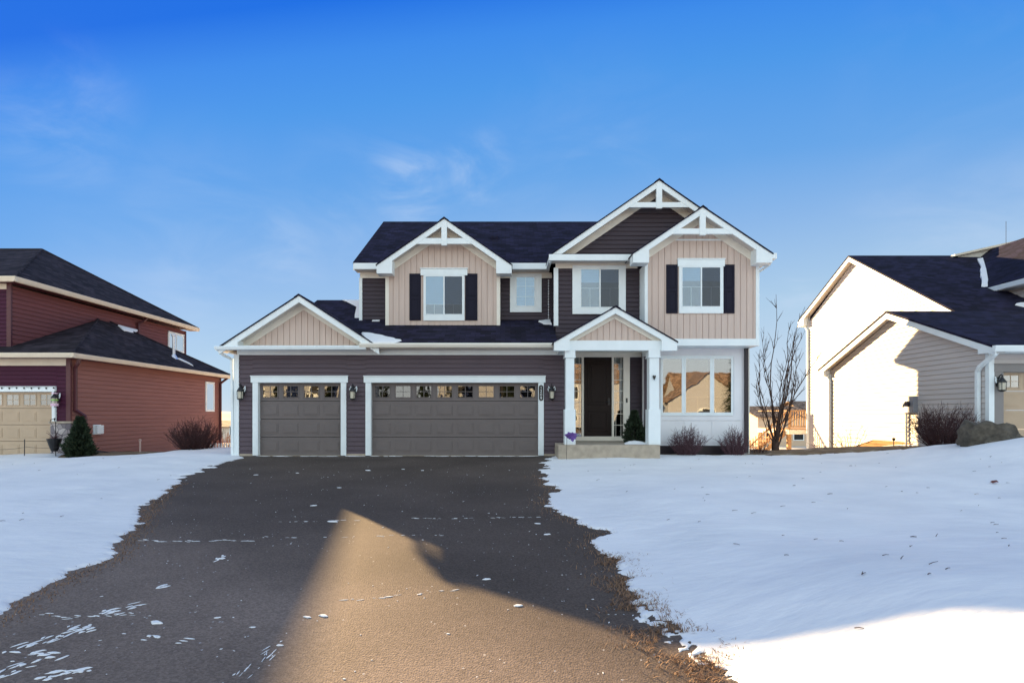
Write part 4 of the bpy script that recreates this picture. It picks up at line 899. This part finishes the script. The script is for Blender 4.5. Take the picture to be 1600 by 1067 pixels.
# ------------------------------------------------------------------ small things
def boulder():
    bm = bmesh.new(); bmesh.ops.create_icosphere(bm, subdivisions=5, radius=1)
    c = Vector((11.72, 13.2, .48))
    for v in bm.verts:
        p = v.co.copy(); n = mnoise.fractal(p * 1.1 + Vector((3, 1, 7)), 1, 2, 5) * .26 + mnoise.fractal(p * 3.2, 1, 2, 4) * .09
        q = p * (1 + n)
        q.x = max(-.92, min(1.0, q.x)); q.z = min(q.z, .80 - .38 * max(0, q.x - .1) + .07 * math.sin(q.x * 6) + .08 * math.sin(q.y * 5) + n * .35)
        v.co = c + Vector((q.x * .72, q.y * .55, q.z * .60))
    me = bpy.data.meshes.new('boulder'); bm.to_mesh(me); bm.free(); me.materials.append(M['rock'])
    for p in me.polygons: p.use_smooth = True
    o = bpy.data.objects.new('boulder', me); COL.objects.link(o); tag(o, 'big grey-brown boulder half sunk in snow before the right garage', 'boulder')
boulder()
def solar(x, y, label):
    z = float(T(x, y)); b = MB(); b.tube([(x, y, z - .1), (x, y, z + .26)], .012, 6); b.lathe((x, y, z + .24), [(.03, 0), (.045, .06), (.07, .07), (.02, .1)], 10)
    tag(b.build('path_light', 'black'), label, 'path light', 'garden path lights')
solar(12.3, 17.3, 'small dark path light in front of the orange foundation'); solar(12.25, 14.9 - .1, 'small dark path light at the foot of the wide red shrub')
x, y = gx(219, 18.9), 18.9; z = float(T(x, y))
pv = MB(); pv.tube([(x, y, z - .2), (x, y, z + .5)], .028, 8); pv.lathe((x, y, z + .48), [(.04, 0), (.04, .06), (.03, .075)], 10); tag(pv.build('marker_pipe', 'pvc'), 'short pale pipe standing by the maroon side wall', 'pipe')
hs = MB(); pts = [(-13.98, 18.25, .0), (-13.6, 18.5, -.08), (-13.1, 18.4, -.16), (-12.6, 18.0, -.19), (-12.2, 17.7, -.22)]; hs.tube(pts, .055, 10); tag(hs.build('drain_hose', 'spout'), 'black drain hose lying from the maroon downspout across the bed', 'hose')
hp = thing('plant_stand', 'black hanging planter on a thin hook stand by the stone corner', 'planter', (gx(85, 17.2), 17.2, -.2)); x, y = gx(86, 17.2), 17.2
MB().tube([(x + .02, y, -.3), (x + .02, y, .95), (x - .04, y, 1.08), (x - .14, y, 1.04), (x - .16, y, .95)], .012, 6).build('hook_stand', 'black', hp)
MB().lathe((x - .02, y, .05), [(.08, 0), (.12, .1), (.2, .38), (.205, .4), (.19, .4), (.10, .05)], 14).build('pot', 'black', hp)
pt = MB(); rg = random.Random(4)
for i in range(60):
    a = rg.uniform(0, 6.28); p = Vector((x - .02, y, .42)); d = Vector((math.cos(a) * .7, math.sin(a) * .7, rg.uniform(.2, 1.2))) * rg.uniform(.12, .32); pt.tube([p, p + d * .6, p + d + Vector((0, 0, -.05))], .006, 3, .003, cap=False)
pt.build('dry_plant', 'greytwig', hp)
x, y = gx(38, 16.8), 16.8; cs = MB(); cs.tube([(x, y, -.3), (x + .01, y, .45)], .012, 6)
cs.tube([(x - 1.6, y + .2, .15)] + [(x - 1.6 + 1.6 * k / 8, y + .2 * (1 - k / 8), .2 + .0 * k - .07 * math.sin(math.pi * k / 8)) for k in range(1, 9)], .005, 4)
cs.tube([(x + 1.05 * k / 6, y + .3 * k / 6, .22 - .05 * math.sin(math.pi * k / 6)) for k in range(7)], .005, 4)
tag(cs.build('cord_stake', 'spout'), 'thin stake carrying a sagging cord before the tan garage door', 'stake')
sl2 = MB(); rg = random.Random(9); zt = gd[3] + .15; xx = -19; pts = []
while xx < gd[1] + .13: pts.append((xx, 17.735, zt + rg.uniform(-.015, .01))); xx += .12
pts.append((gd[1] + .12, 17.735, zt)); pts += [(gd[1] + .13, 17.735, zt - .2 * k) for k in range(1, 7)]
sl2.tube(pts, .006, 4)
for p in pts[::2]: sl2.lathe((p[0], p[1] - .01, p[2] - .06), [(.006, 0), (.02, .02), (.018, .045), (.01, .06)], 6)
tag(sl2.build('string_lights', 'black'), 'unlit string lights pinned round the white trim of the tan garage door', 'string lights')
x, y = gx(891, 14.7), 14.7; pw = thing('garden_pinwheel', 'purple garden pinwheel on a thin wire stake by the left porch column', 'pinwheel', (x, y, .1))
MB().tube([(x - .1, y, .0), (x - .09, y, .62), (x + .0, y, .66)], .006, 5).build('stake', 'black', pw)
pp = MB(); rg = random.Random(3)
for k in range(9):
    a = k * .7; d = Vector((math.cos(a), -.3 * math.sin(k), math.sin(a) * .7)) * rg.uniform(.13, .24); s = Vector((-math.sin(a), .4, math.cos(a))) * .05; p = Vector((x + .03, y, .62)); pp.prism([p, p + d * .6 - s, p + d, p + d * .6 + s], (.004, .012, .004))
pp.build('petals', 'purple', pw)
x, y = gx(1022, 15.0), 14.995; oc = MB(); zc = gz(590, 15)
oc.prism([(x + .04 * s_x, y, zc + z_) for s_x, z_ in ((0, -.07), (.9, .0), (1.1, .045), (.6, .07), (0, .045), (-.6, .07), (-1.1, .045), (-.9, 0))], (0, -.02, 0)); tag(oc.build('heart_ornament', 'black'), 'small dark heart ornament hung on the right porch column', 'ornament')
# the red leaf and twigs on the snow
def snow_z(x, y):
    i = np.searchsorted(xsn, x); j = np.searchsorted(ysn, y); return float(Z[min(j, len(ysn) - 1), min(i, len(xsn) - 1)])
x, y = 8.6, 9.6; z = snow_z(x, y) + .01
lf = MB(); lf.prism([(x - .05, y - .02, z), (x - .02, y - .05, z + .02), (x + .05, y - .02, z + .015), (x + .06, y + .03, z + .04), (x, y + .05, z + .03), (x - .05, y + .03, z + .015)], (0, 0, .008)); tag(lf.build('fallen_leaf', 'leaf'), 'curled reddish leaf lying alone on the right snow slope', 'leaf')
rg = random.Random(14); tw = MB()
for i in range(105):
    if i % 4: y = rg.uniform(3.3, 15) ; x = rg.uniform(1.8, .93 * y)
    else: y = rg.uniform(4.5, 16); x = rg.uniform(-.93 * y, -.55 * y)
    if float(snow_mask(np.array([x]), np.array([y]))[0]) < .25: continue
    z = snow_z(x, y) + .006; L = rg.uniform(.02, .075); a = rg.uniform(-.9, .9)
    for _ in range(rg.choice((1, 1, 2))):
        d = Vector((math.cos(a), math.sin(a), rg.uniform(-.05, .3))) * L; p = Vector((x, y, z)); tw.tube([p, p + d * .5 + Vector((0, 0, .004)), p + d], .004, 3, .002); a += rg.uniform(-.7, .7)
kind(tw.build('twig_litter', 'twig'), 'stuff')
# dead grass at the edges of the snow
rg = random.Random(31); gr = MB()
def blade(x, y, z, L, w=.0035):
    a = rg.uniform(0, 6.28); l = rg.uniform(.35, 1.5); d = Vector((math.cos(a) * l, math.sin(a) * l, 1)).normalized() * L; s = Vector((-math.sin(a), math.cos(a), 0)) * w
    p = Vector((x, y, z)); q = p + d * .55; e = p + d + Vector((d.x, d.y, 0)) * .35 - Vector((0, 0, L * .15)); gr.face([p - s, p + s, q + s * .8, q - s * .8]); gr.face([q - s * .8, q + s * .8, e])
for i in range(6500):
    y = 2.6 + 3.4 * rg.random() ** 1.2; eR = np.interp(y, [a for a, b in ER], [b for a, b in ER]); x = eR + rg.gauss(.10, .15)
    if math.sin(x * 9 + y * 5) + math.sin(y * 11 - x * 4) < -.3: continue
    blade(x, y, float(T(x, y)) - .005, rg.uniform(.03, .075), .003)
for i in range(1500):
    y = rg.uniform(5, 12); eR = np.interp(y, [a for a, b in ER], [b for a, b in ER]); x = eR + rg.gauss(.0, .12); blade(x, y, float(T(x, y)) - .005, rg.uniform(.02, .06))
for i in range(2600):
    y = rg.uniform(3.6, 11); eL = np.interp(y, [a for a, b in EL], [b for a, b in EL]); x = eL + rg.gauss(.05, .10); blade(x, y, float(T(x, y)) - .005, rg.uniform(.02, .05))
for i in range(5000):
    x = rg.uniform(7.5, 13); y = rg.uniform(15.9, 19); z = float(T(x, y)) - .08; blade(x, y, z, rg.uniform(.05, .14), .006)
for i in range(900):
    x = rg.uniform(-14, -12.3); y = rg.uniform(17, 20); blade(x, y, float(T(x, y)) - .08, rg.uniform(.05, .12), .006)
kind(gr.build('dead_grass', 'deadgrass'), 'stuff')
# leftover snow on the asphalt: scraps, tyre-track streaks and the filled joints
rg = random.Random(77); sp_ = MB()
def scrap(x, y, a, L, W):
    z = float(T(x, y)) + .002; n = 11; pts = []
    for k in range(n):
        t = 2 * math.pi * k / n; u = math.cos(t) * L * rg.uniform(.6, 1.1); v = math.sin(t) * W * rg.uniform(.5, 1.2); pts.append((x + u * math.cos(a) - v * math.sin(a), y + u * math.sin(a) + v * math.cos(a)))
    P0 = [(p[0], p[1], float(T(p[0], p[1])) + .002) for p in pts]; P1 = [(x + (p[0] - x) * .7, y + (p[1] - y) * .7, float(T(p[0], p[1])) + .002 + min(.012, W * .35)) for p in pts]
    for k in range(n): j = (k + 1) % n; sp_.face([P0[k], P0[j], P1[j], P1[k]])
    sp_.face(P1)
def gp(px, py):                                        # photo survey of the driveway: returns ground point
    d = py - VPY; k = FPX / d; yy = (EYE + .0323 * 16) * k / (1 + .0323 * k); return gx(px, yy), yy
for (a, b_, n, spread) in (((30, 1015), (135, 978), 34, .05), ((5, 1050), (60, 1030), 14, .06), ((60, 1060), (140, 1045), 20, .04), ((150, 960), (225, 945), 16, .04), ((10, 1030), (90, 1030), 12, .08), ((225, 985), (300, 1000), 9, .08), ((235, 920), (270, 912), 6, .04), ((320, 880), (350, 868), 6, .03)):
    x0, y0 = gp(*a); x1, y1 = gp(*b_); an = math.atan2(y1 - y0, x1 - x0)
    for i in range(n):
        t = rg.random(); scrap(x0 + (x1 - x0) * t + rg.gauss(0, spread), y0 + (y1 - y0) * t + rg.gauss(0, spread), an + rg.gauss(0, .25), rg.uniform(.012, .06), rg.uniform(.006, .016))
for px_, py_, L in ((245, 973, .07), (505, 962, .05), (480, 964, .04), (437, 1008, .035), (345, 873, .06), (575, 735, .08), (400, 742, .06), (630, 733, .05), (490, 790, .06), (760, 905, .05), (810, 946, .05), (340, 965, .03), (395, 980, .03), (700, 990, .02), (520, 815, .09), (840, 818, .05), (855, 835, .06), (660, 735, .05), (465, 739, .05), (530, 762, .05)):
    x, y = gp(px_, py_); scrap(x, y, rg.uniform(-.4, .4), L, L * .4)
for i in range(190):
    y = 2.8 + 11 * rg.random() ** 1.6; x = rg.uniform(np.interp(y, [a for a, b in EL], [b for a, b in EL]), 1.2); scrap(x, y, rg.uniform(0, 3), rg.uniform(.003, .011) * (1 + y * .1), rg.uniform(.002, .005) * (1 + y * .1))
for (pa, pb, n) in (((215, 845), (395, 845), 60), ((430, 815), (560, 813), 16), ((640, 810), (850, 808), 24), ((60, 962), (235, 962), 34), ((400, 840), (700, 836), 22), ((520, 940), (720, 922), 18), ((375, 1060), (415, 1020), 16), ((415, 1020), (440, 1000), 6)):
    x0, y0 = gp(*pa); x1, y1 = gp(*pb)
    for i in range(n):
        t = (i + rg.random()) / n; wv = .05 * math.sin(t * 7 + px_) + .03 * math.sin(t * 19)
        if math.sin(t * 23 + n) + math.sin(t * 41) < -.5: continue
        scrap(x0 + (x1 - x0) * t + (wv if abs(y1 - y0) > abs(x1 - x0) else 0), y0 + (y1 - y0) * t + wv * .5 + rg.gauss(0, .014), math.atan2(y1 - y0, x1 - x0) + rg.gauss(0, .2), rg.uniform(.012, .05), rg.uniform(.002, .008))
for i in range(70):
    x = rg.uniform(d1[0], d2[1]); scrap(x, 15.86 + rg.gauss(0, .03), 0, rg.uniform(.05, .22), rg.uniform(.008, .025))
kind(sp_.build('snow_scraps', 'snow'), 'stuff')
sm = MB(); pts = jag([(3.3, 15.2), (4.0, 15.2), (3.95, 15.7), (3.4, 15.75)], .06, 3, 3); cxx, cyy = 3.65, 15.45
for i in range(len(pts)):
    p, q = pts[i], pts[(i + 1) % len(pts)]; sm.face([(p[0], p[1], .382), (q[0], q[1], .382), (cxx + (q[0] - cxx) * .5, cyy + (q[1] - cyy) * .5, .45), (cxx + (p[0] - cxx) * .5, cyy + (p[1] - cyy) * .5, .45)]); sm.face([(cxx + (p[0] - cxx) * .5, cyy + (p[1] - cyy) * .5, .45), (cxx + (q[0] - cxx) * .5, cyy + (q[1] - cyy) * .5, .45), (cxx, cyy, .475)])
kind(sm.build('porch_snow', 'snow', smooth=True), 'stuff')

# ------------------------------------------------------------------ fence, far houses and trees behind; houses over the street (seen in the glass)
fn = thing('picket_fence', 'white picket fence in the gap between maroon house and garage', 'fence', (-12.5, 26, -1.5))
fz0 = -1.55
fp = MB()
xx = -15.0
while xx < -9.5: fp.box(xx, xx + .07, 26, 26.025, fz0, fz0 + 1.4); xx += .13
fp.build('pickets', 'trim', fn); MB().box(-15.05, -9.4, 26.026, 26.07, fz0 + .25, fz0 + .34).box(-15.05, -9.4, 26.026, 26.07, fz0 + 1.1, fz0 + 1.19).build('rail', 'trim', fn)
for xx in (-15.1, -12.3, -9.5): MB().box(xx - .06, xx + .06, 26.03, 26.15, fz0 - .4, fz0 + 1.55).build('post', 'trim', fn)
def simple_house(label, x0, x1, y0, y1, zb, ze, zr_, wall, faces='front', gx_=None, group='distant houses', seed=1, roofm='far_roof'):
    o = thing('house', label, 'house', ((x0 + x1) / 2, (y0 + y1) / 2, zb), group)
    ym_ = (y0 + y1) / 2
    wl = MB(); wl.box(x0, x1, y0, y1, zb, ze)
    for xx in (x0, x1 - .12): wl.prism([(xx, y0, ze), (xx, y1, ze), (xx, ym_, zr_ - .1)], (.12, 0, 0))
    wl.build('wall', wall, o)
    r = MB(); s = (zr_ - ze) / (ym_ - y0)
    for sg in (-1, 1): r.prism([(x0 - .4, ym_, zr_ + .12), (x1 + .4, ym_, zr_ + .12), (x1 + .4, ym_ + sg * (ym_ - y0 + .4), ze - .4 * s + .12), (x0 - .4, ym_ + sg * (ym_ - y0 + .4), ze - .4 * s + .12)], (0, 0, -.12))
    rf = r.build('roof', roofm, o)
    yf = y0 if faces == 'front' else y1; sg = -1 if faces == 'front' else 1
    if gx_ is not None:                                   # a cross gable towards the viewer
        ca, hw = gx_; g = MB(); g.prism([(ca - hw, yf, zb), (ca + hw, yf, zb), (ca + hw, yf, ze), (ca, yf, ze + hw * .7), (ca - hw, yf, ze)], (0, sg * 1.5, 0)); g.build('gable_wall', wall, o)
        g = MB()
        for q in (-1, 1): g.prism([(ca, yf + sg * 1.9, ze + hw * .7 + .1), (ca + q * (hw + .35), yf + sg * 1.9, ze - .25 + .1), (ca + q * (hw + .35), yf - sg * 3, ze - .25 + .1), (ca, yf - sg * 3, ze + hw * .7 + .1)], (0, 0, -.1))
        g.build('gable_roof', roofm, o)
    rg_ = random.Random(seed); k = 0; xx = x0 + 1.0
    nst = 2 if ze - zb > 4 else 1
    while xx < x1 - 1.6:
        for s_ in range(nst):
            if gx_ is not None and abs(xx + .55 - gx_[0]) < gx_[1] + .7: continue
            zz = zb + .9 + s_ * 2.7; f = MB(); f.box(xx - .1, xx + 1.2, *sorted((yf, yf + sg * .06)), zz - .1, zz + 1.4); wq = f.build('window', 'trim', o); MB().box(xx, xx + 1.1, *sorted((yf + sg * .062, yf + sg * .075)), zz, zz + 1.3).build('pane', 'dark', wq)
        xx += rg_.uniform(2.4, 3.4)
    if gx_ is not None:
        for s_ in range(nst):
            ca = gx_[0]; zz = zb + .9 + s_ * 2.7; ff = yf + sg * 1.5; f = MB(); f.box(ca - 1, ca + 1, *sorted((ff, ff + sg * .06)), zz - .1, zz + 1.4); wq = f.build('window', 'trim', o); MB().box(ca - .9, ca + .9, *sorted((ff + sg * .062, ff + sg * .075)), zz, zz + 1.3).build('pane', 'dark', wq)
    return o
simple_house('distant tan house beyond the bare tree, nearer the white downspout corner', 30.5, 37.0, 66, 75, -2.7, 1.0, 2.2, 'far_tan', seed=2)
simple_house('distant tan house with cross gable behind the deck railing', 37.8, 44.5, 68, 77, -2.7, 1.2, 2.9, 'far_tan', gx_=(41, 2), seed=3)
simple_house('distant low house seen in the narrow gap left of the garage', -44, -31, 80, 90, -2.7, -.6, .2, 'far_white', seed=4)
def scrub(label, cx, cy, rx, ry, h, n, seed):
    zb = float(T(cx, cy)) - .2; rg = random.Random(seed); t = thing('bare_thicket', label, 'thicket', (cx, cy, zb)); b = MB()
    for i in range(n):
        x, y = cx + rg.gauss(0, rx * .5), cy + rg.gauss(0, ry * .5); hh = h * rg.uniform(.5, 1)
        pts = [(x, y, zb), (x + rg.uniform(-.1, .1), y, zb + hh * .5), (x + rg.uniform(-.3, .3), y, zb + hh)]; b.tube(pts, .03, 3, .01, cap=False)
        for _ in range(5): z = zb + hh * rg.uniform(.35, .9); b.tube([(x, y, z), (x + rg.uniform(-.5, .5), y + rg.uniform(-.3, .3), z + rg.uniform(.2, .6))], .016, 3, .006, cap=False)
    b.build('branches', 'deadgrass', t)
scrub('tan winter thicket seen past the white fence beside the garage', -16.6, 33, 2.2, 1.2, 2.9, 120, 3)
scrub('low dry brush on the snow beyond the bare tree', 15.8, 36, 3.0, 1.5, 1.1, 90, 4)
simple_house('low pale house with a wide gable across the street, reflected in the front window', 21, 34, -41, -31, -.4, 2.7, 6.4, 'street_grey', 'back', (23.2, 4.6), 'houses across the street', 5)
simple_house('pale two-storey house across the street, reflected in the wide garage door', -8, 14, -41, -31, -.4, 5.2, 8.0, 'street_grey', 'back', (-4.5, 3), 'houses across the street', 6)
simple_house('grey two-storey house across the street, reflected in the narrow garage door', -30, -17, -40, -30, -.4, 5.2, 8.2, 'street_grey', 'back', (-21, 3), 'houses across the street', 7)

def spruce(cx, cy, h, rx, seed):
    zb = -.4; rg = random.Random(seed); t = thing('spruce_tree', 'dark spruce across the street, seen only reflected in the garage windows', 'tree', (cx, cy, zb), 'spruces across the street')
    MB().tube([(cx, cy, zb), (cx, cy, zb + h)], .14, 8, .02).build('trunk', 'twig', t); b = MB()
    for i in range(1500):
        u = rg.random() ** 1.3; a = rg.uniform(0, 6.28); rr = rx * (1 - u) * rg.uniform(.3, 1); p = Vector((cx + rr * math.cos(a), cy + rr * math.sin(a), zb + .4 + h * u * .96))
        d = Vector((math.cos(a), math.sin(a), -.35)); sv = Vector((-math.sin(a), math.cos(a), 0)) * .14; b.face([p - sv, p + d * .45, p + sv, p - d * .2])
    b.build('crown', 'fir', t)
for k_, (cx_, cy_, h_, r_) in enumerate(((-24.5, -27, 6.5, 1.6), (-19.5, -28, 5.2, 1.2), (-13.2, -27.5, 7.2, 1.9), (-9.0, -28, 5.4, 1.3), (-5.6, -27.2, 6.0, 1.0), (.6, -28, 6.8, 1.7), (25.4, -27.5, 9, 1.7))): spruce(cx_, cy_, h_, r_, k_ + 40)

# ------------------------------------------------------------------ light, sky, camera
SUNEL = math.atan(.266)
SUNDIR = Vector((.594, -.804, -math.tan(SUNEL))).normalized()   # where the sunlight travels
sd = bpy.data.lights.new('sun', 'SUN'); sd.energy = 5.0; sd.angle = math.radians(.5); sd.color = (1.0, .69, .34)
so = bpy.data.objects.new('sun', sd); COL.objects.link(so); so.rotation_euler = SUNDIR.to_track_quat('-Z', 'Y').to_euler(); so.location = (-30, 60, 30)
W = bpy.data.worlds.new('World'); S.world = W; W.use_nodes = True; N = W.node_tree.nodes; L = W.node_tree.links
bg = N['Background']
sky = N.new('ShaderNodeTexSky'); sky.sky_type = 'NISHITA'; sky.sun_disc = False; sky.sun_elevation = SUNEL
sky.sun_rotation = math.atan2(-SUNDIR.x, -SUNDIR.y); sky.dust_density = .3; sky.air_density = 1.0; sky.ozone_density = 3.0
tc = N.new('ShaderNodeTexCoord'); sx = N.new('ShaderNodeSeparateXYZ'); L.new(tc.outputs['Generated'], sx.inputs[0])
def ramp(stops):
    r = N.new('ShaderNodeValToRGB'); e = r.color_ramp.elements
    e[0].position, e[0].color = stops[0][0], (*stops[0][1], 1); e[1].position, e[1].color = stops[-1][0], (*stops[-1][1], 1)
    for p, c in stops[1:-1]: x = e.new(p); x.color = (*c, 1)
    L.new(sx.outputs[2], r.inputs[0]); return r
def lin(r, g, b): return tuple(((c / 255 + .055) / 1.055) ** 2.4 if c > 10 else c / 3300 for c in (r, g, b))
hy = N.new('ShaderNodeMath'); hy.operation = 'MAXIMUM'; L.new(sx.outputs[1], hy.inputs[0]); hy.inputs[1].default_value = .28
hx = N.new('ShaderNodeMath'); hx.operation = 'MULTIPLY_ADD'; L.new(sx.outputs[0], hx.inputs[0]); hx.inputs[1].default_value = -.12; L.new(sx.outputs[2], hx.inputs[2])
hz = N.new('ShaderNodeMath'); hz.operation = 'DIVIDE'; L.new(hx.outputs[0], hz.inputs[0]); L.new(hy.outputs[0], hz.inputs[1])
hs_ = N.new('ShaderNodeMath'); hs_.operation = 'MULTIPLY'; hs_.inputs[1].default_value = .4; L.new(hz.outputs[0], hs_.inputs[0])
deep = ramp([(0, lin(200, 218, 236)), (.06, lin(174, 205, 232)), (.12, lin(140, 183, 232)), (.17, lin(104, 166, 232)), (.24, lin(76, 152, 233)), (.28, lin(62, 140, 234)), (.32, lin(26, 111, 228)), (.48, lin(24, 105, 222)), (.72, lin(120, 148, 190)), (1, lin(168, 174, 186))])  # paler stops overhead are added to fill the shaded ground
L.new(hs_.outputs[0], deep.inputs[0])
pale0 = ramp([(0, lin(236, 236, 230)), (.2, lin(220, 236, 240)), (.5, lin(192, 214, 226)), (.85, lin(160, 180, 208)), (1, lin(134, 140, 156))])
pale = N.new('ShaderNodeVectorMath'); pale.operation = 'SCALE'; pale.inputs['Scale'].default_value = 1.85; L.new(pale0.outputs[0], pale.inputs[0])  # unseen sky behind the camera, brightened to fill the shaded fronts and snow
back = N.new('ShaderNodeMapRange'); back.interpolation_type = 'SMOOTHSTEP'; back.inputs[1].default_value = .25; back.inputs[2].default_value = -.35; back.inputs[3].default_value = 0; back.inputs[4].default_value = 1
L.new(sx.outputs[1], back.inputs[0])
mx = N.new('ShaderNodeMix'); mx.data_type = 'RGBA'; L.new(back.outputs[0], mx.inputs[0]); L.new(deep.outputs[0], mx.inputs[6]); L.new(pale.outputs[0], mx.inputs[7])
# thin cirrus
mp = N.new('ShaderNodeMapping'); mp.inputs['Scale'].default_value = (1.4, 1.4, 3.1); mp.inputs['Rotation'].default_value = (.2, .5, .3); L.new(tc.outputs['Generated'], mp.inputs[0])
cn = N.new('ShaderNodeTexNoise'); cn.inputs['Scale'].default_value = 3.6; cn.inputs['Detail'].default_value = 9; cn.inputs['Roughness'].default_value = .6; cn.inputs['Distortion'].default_value = .7; L.new(mp.outputs[0], cn.inputs['Vector'])
cr = N.new('ShaderNodeMapRange'); cr.interpolation_type = 'SMOOTHSTEP'; cr.inputs[1].default_value = .36; cr.inputs[2].default_value = .74; L.new(cn.outputs['Fac'], cr.inputs[0])
tot = None
for cx_, cy_, rad, amt in ((640, 292, .11, .6), (745, 268, .09, .5), (1240, 452, .07, .5), (80, 215, .12, .26), (445, 395, .11, .34), (130, 150, .09, .2), (1530, 80, .2, .1), (930, 330, .3, .14), (330, 420, .25, .2), (1500, 380, .2, .3), (540, 330, .16, .22)):
    dv = Vector(((cx_ - VPX) / FPX, 1, (VPY - cy_) / FPX)).normalized()
    ds_ = N.new('ShaderNodeVectorMath'); ds_.operation = 'DISTANCE'; ds_.inputs[1].default_value = dv; L.new(tc.outputs['Generated'], ds_.inputs[0])
    mm = N.new('ShaderNodeMapRange'); mm.interpolation_type = 'SMOOTHSTEP'; mm.inputs[1].default_value = rad; mm.inputs[2].default_value = 0; mm.inputs[3].default_value = 0; mm.inputs[4].default_value = amt; L.new(ds_.outputs['Value'], mm.inputs[0])
    if tot is None: tot = mm.outputs[0]
    else:
        ad = N.new('ShaderNodeMath'); ad.operation = 'MAXIMUM'; L.new(tot, ad.inputs[0]); L.new(mm.outputs[0], ad.inputs[1]); tot = ad.outputs[0]
ml = N.new('ShaderNodeMath'); ml.operation = 'MULTIPLY'; L.new(cr.outputs[0], ml.inputs[0]); L.new(tot, ml.inputs[1])
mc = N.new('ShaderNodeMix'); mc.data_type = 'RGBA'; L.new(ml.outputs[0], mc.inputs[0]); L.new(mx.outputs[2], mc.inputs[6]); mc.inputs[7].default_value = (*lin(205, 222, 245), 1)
EXPO = 2.0; BGS = .1
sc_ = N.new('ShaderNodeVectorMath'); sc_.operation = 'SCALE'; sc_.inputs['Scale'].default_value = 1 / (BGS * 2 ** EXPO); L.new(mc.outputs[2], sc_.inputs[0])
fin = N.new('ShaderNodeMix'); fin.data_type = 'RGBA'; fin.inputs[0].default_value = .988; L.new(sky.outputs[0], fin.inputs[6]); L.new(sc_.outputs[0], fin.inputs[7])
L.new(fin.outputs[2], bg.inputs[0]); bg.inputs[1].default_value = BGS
cam = bpy.data.cameras.new('camera'); co = bpy.data.objects.new('camera', cam); COL.objects.link(co); S.camera = co
co.location = (0, 0, EYE); co.rotation_euler = (math.pi / 2, 0, 0)
cam.sensor_width = 36; cam.lens = FPX / 1600 * 36; cam.shift_x = (800 - VPX) / 1600; cam.shift_y = (VPY - 533.5) / 1600; cam.clip_end = 10000; cam.clip_start = .05
S.view_settings.view_transform = 'Standard'; S.view_settings.look = 'None'; S.view_settings.gamma = 1; S.view_settings.exposure = EXPO
S.cycles.use_denoising = True; S.cycles.max_bounces = 8; S.cycles.transparent_max_bounces = 12
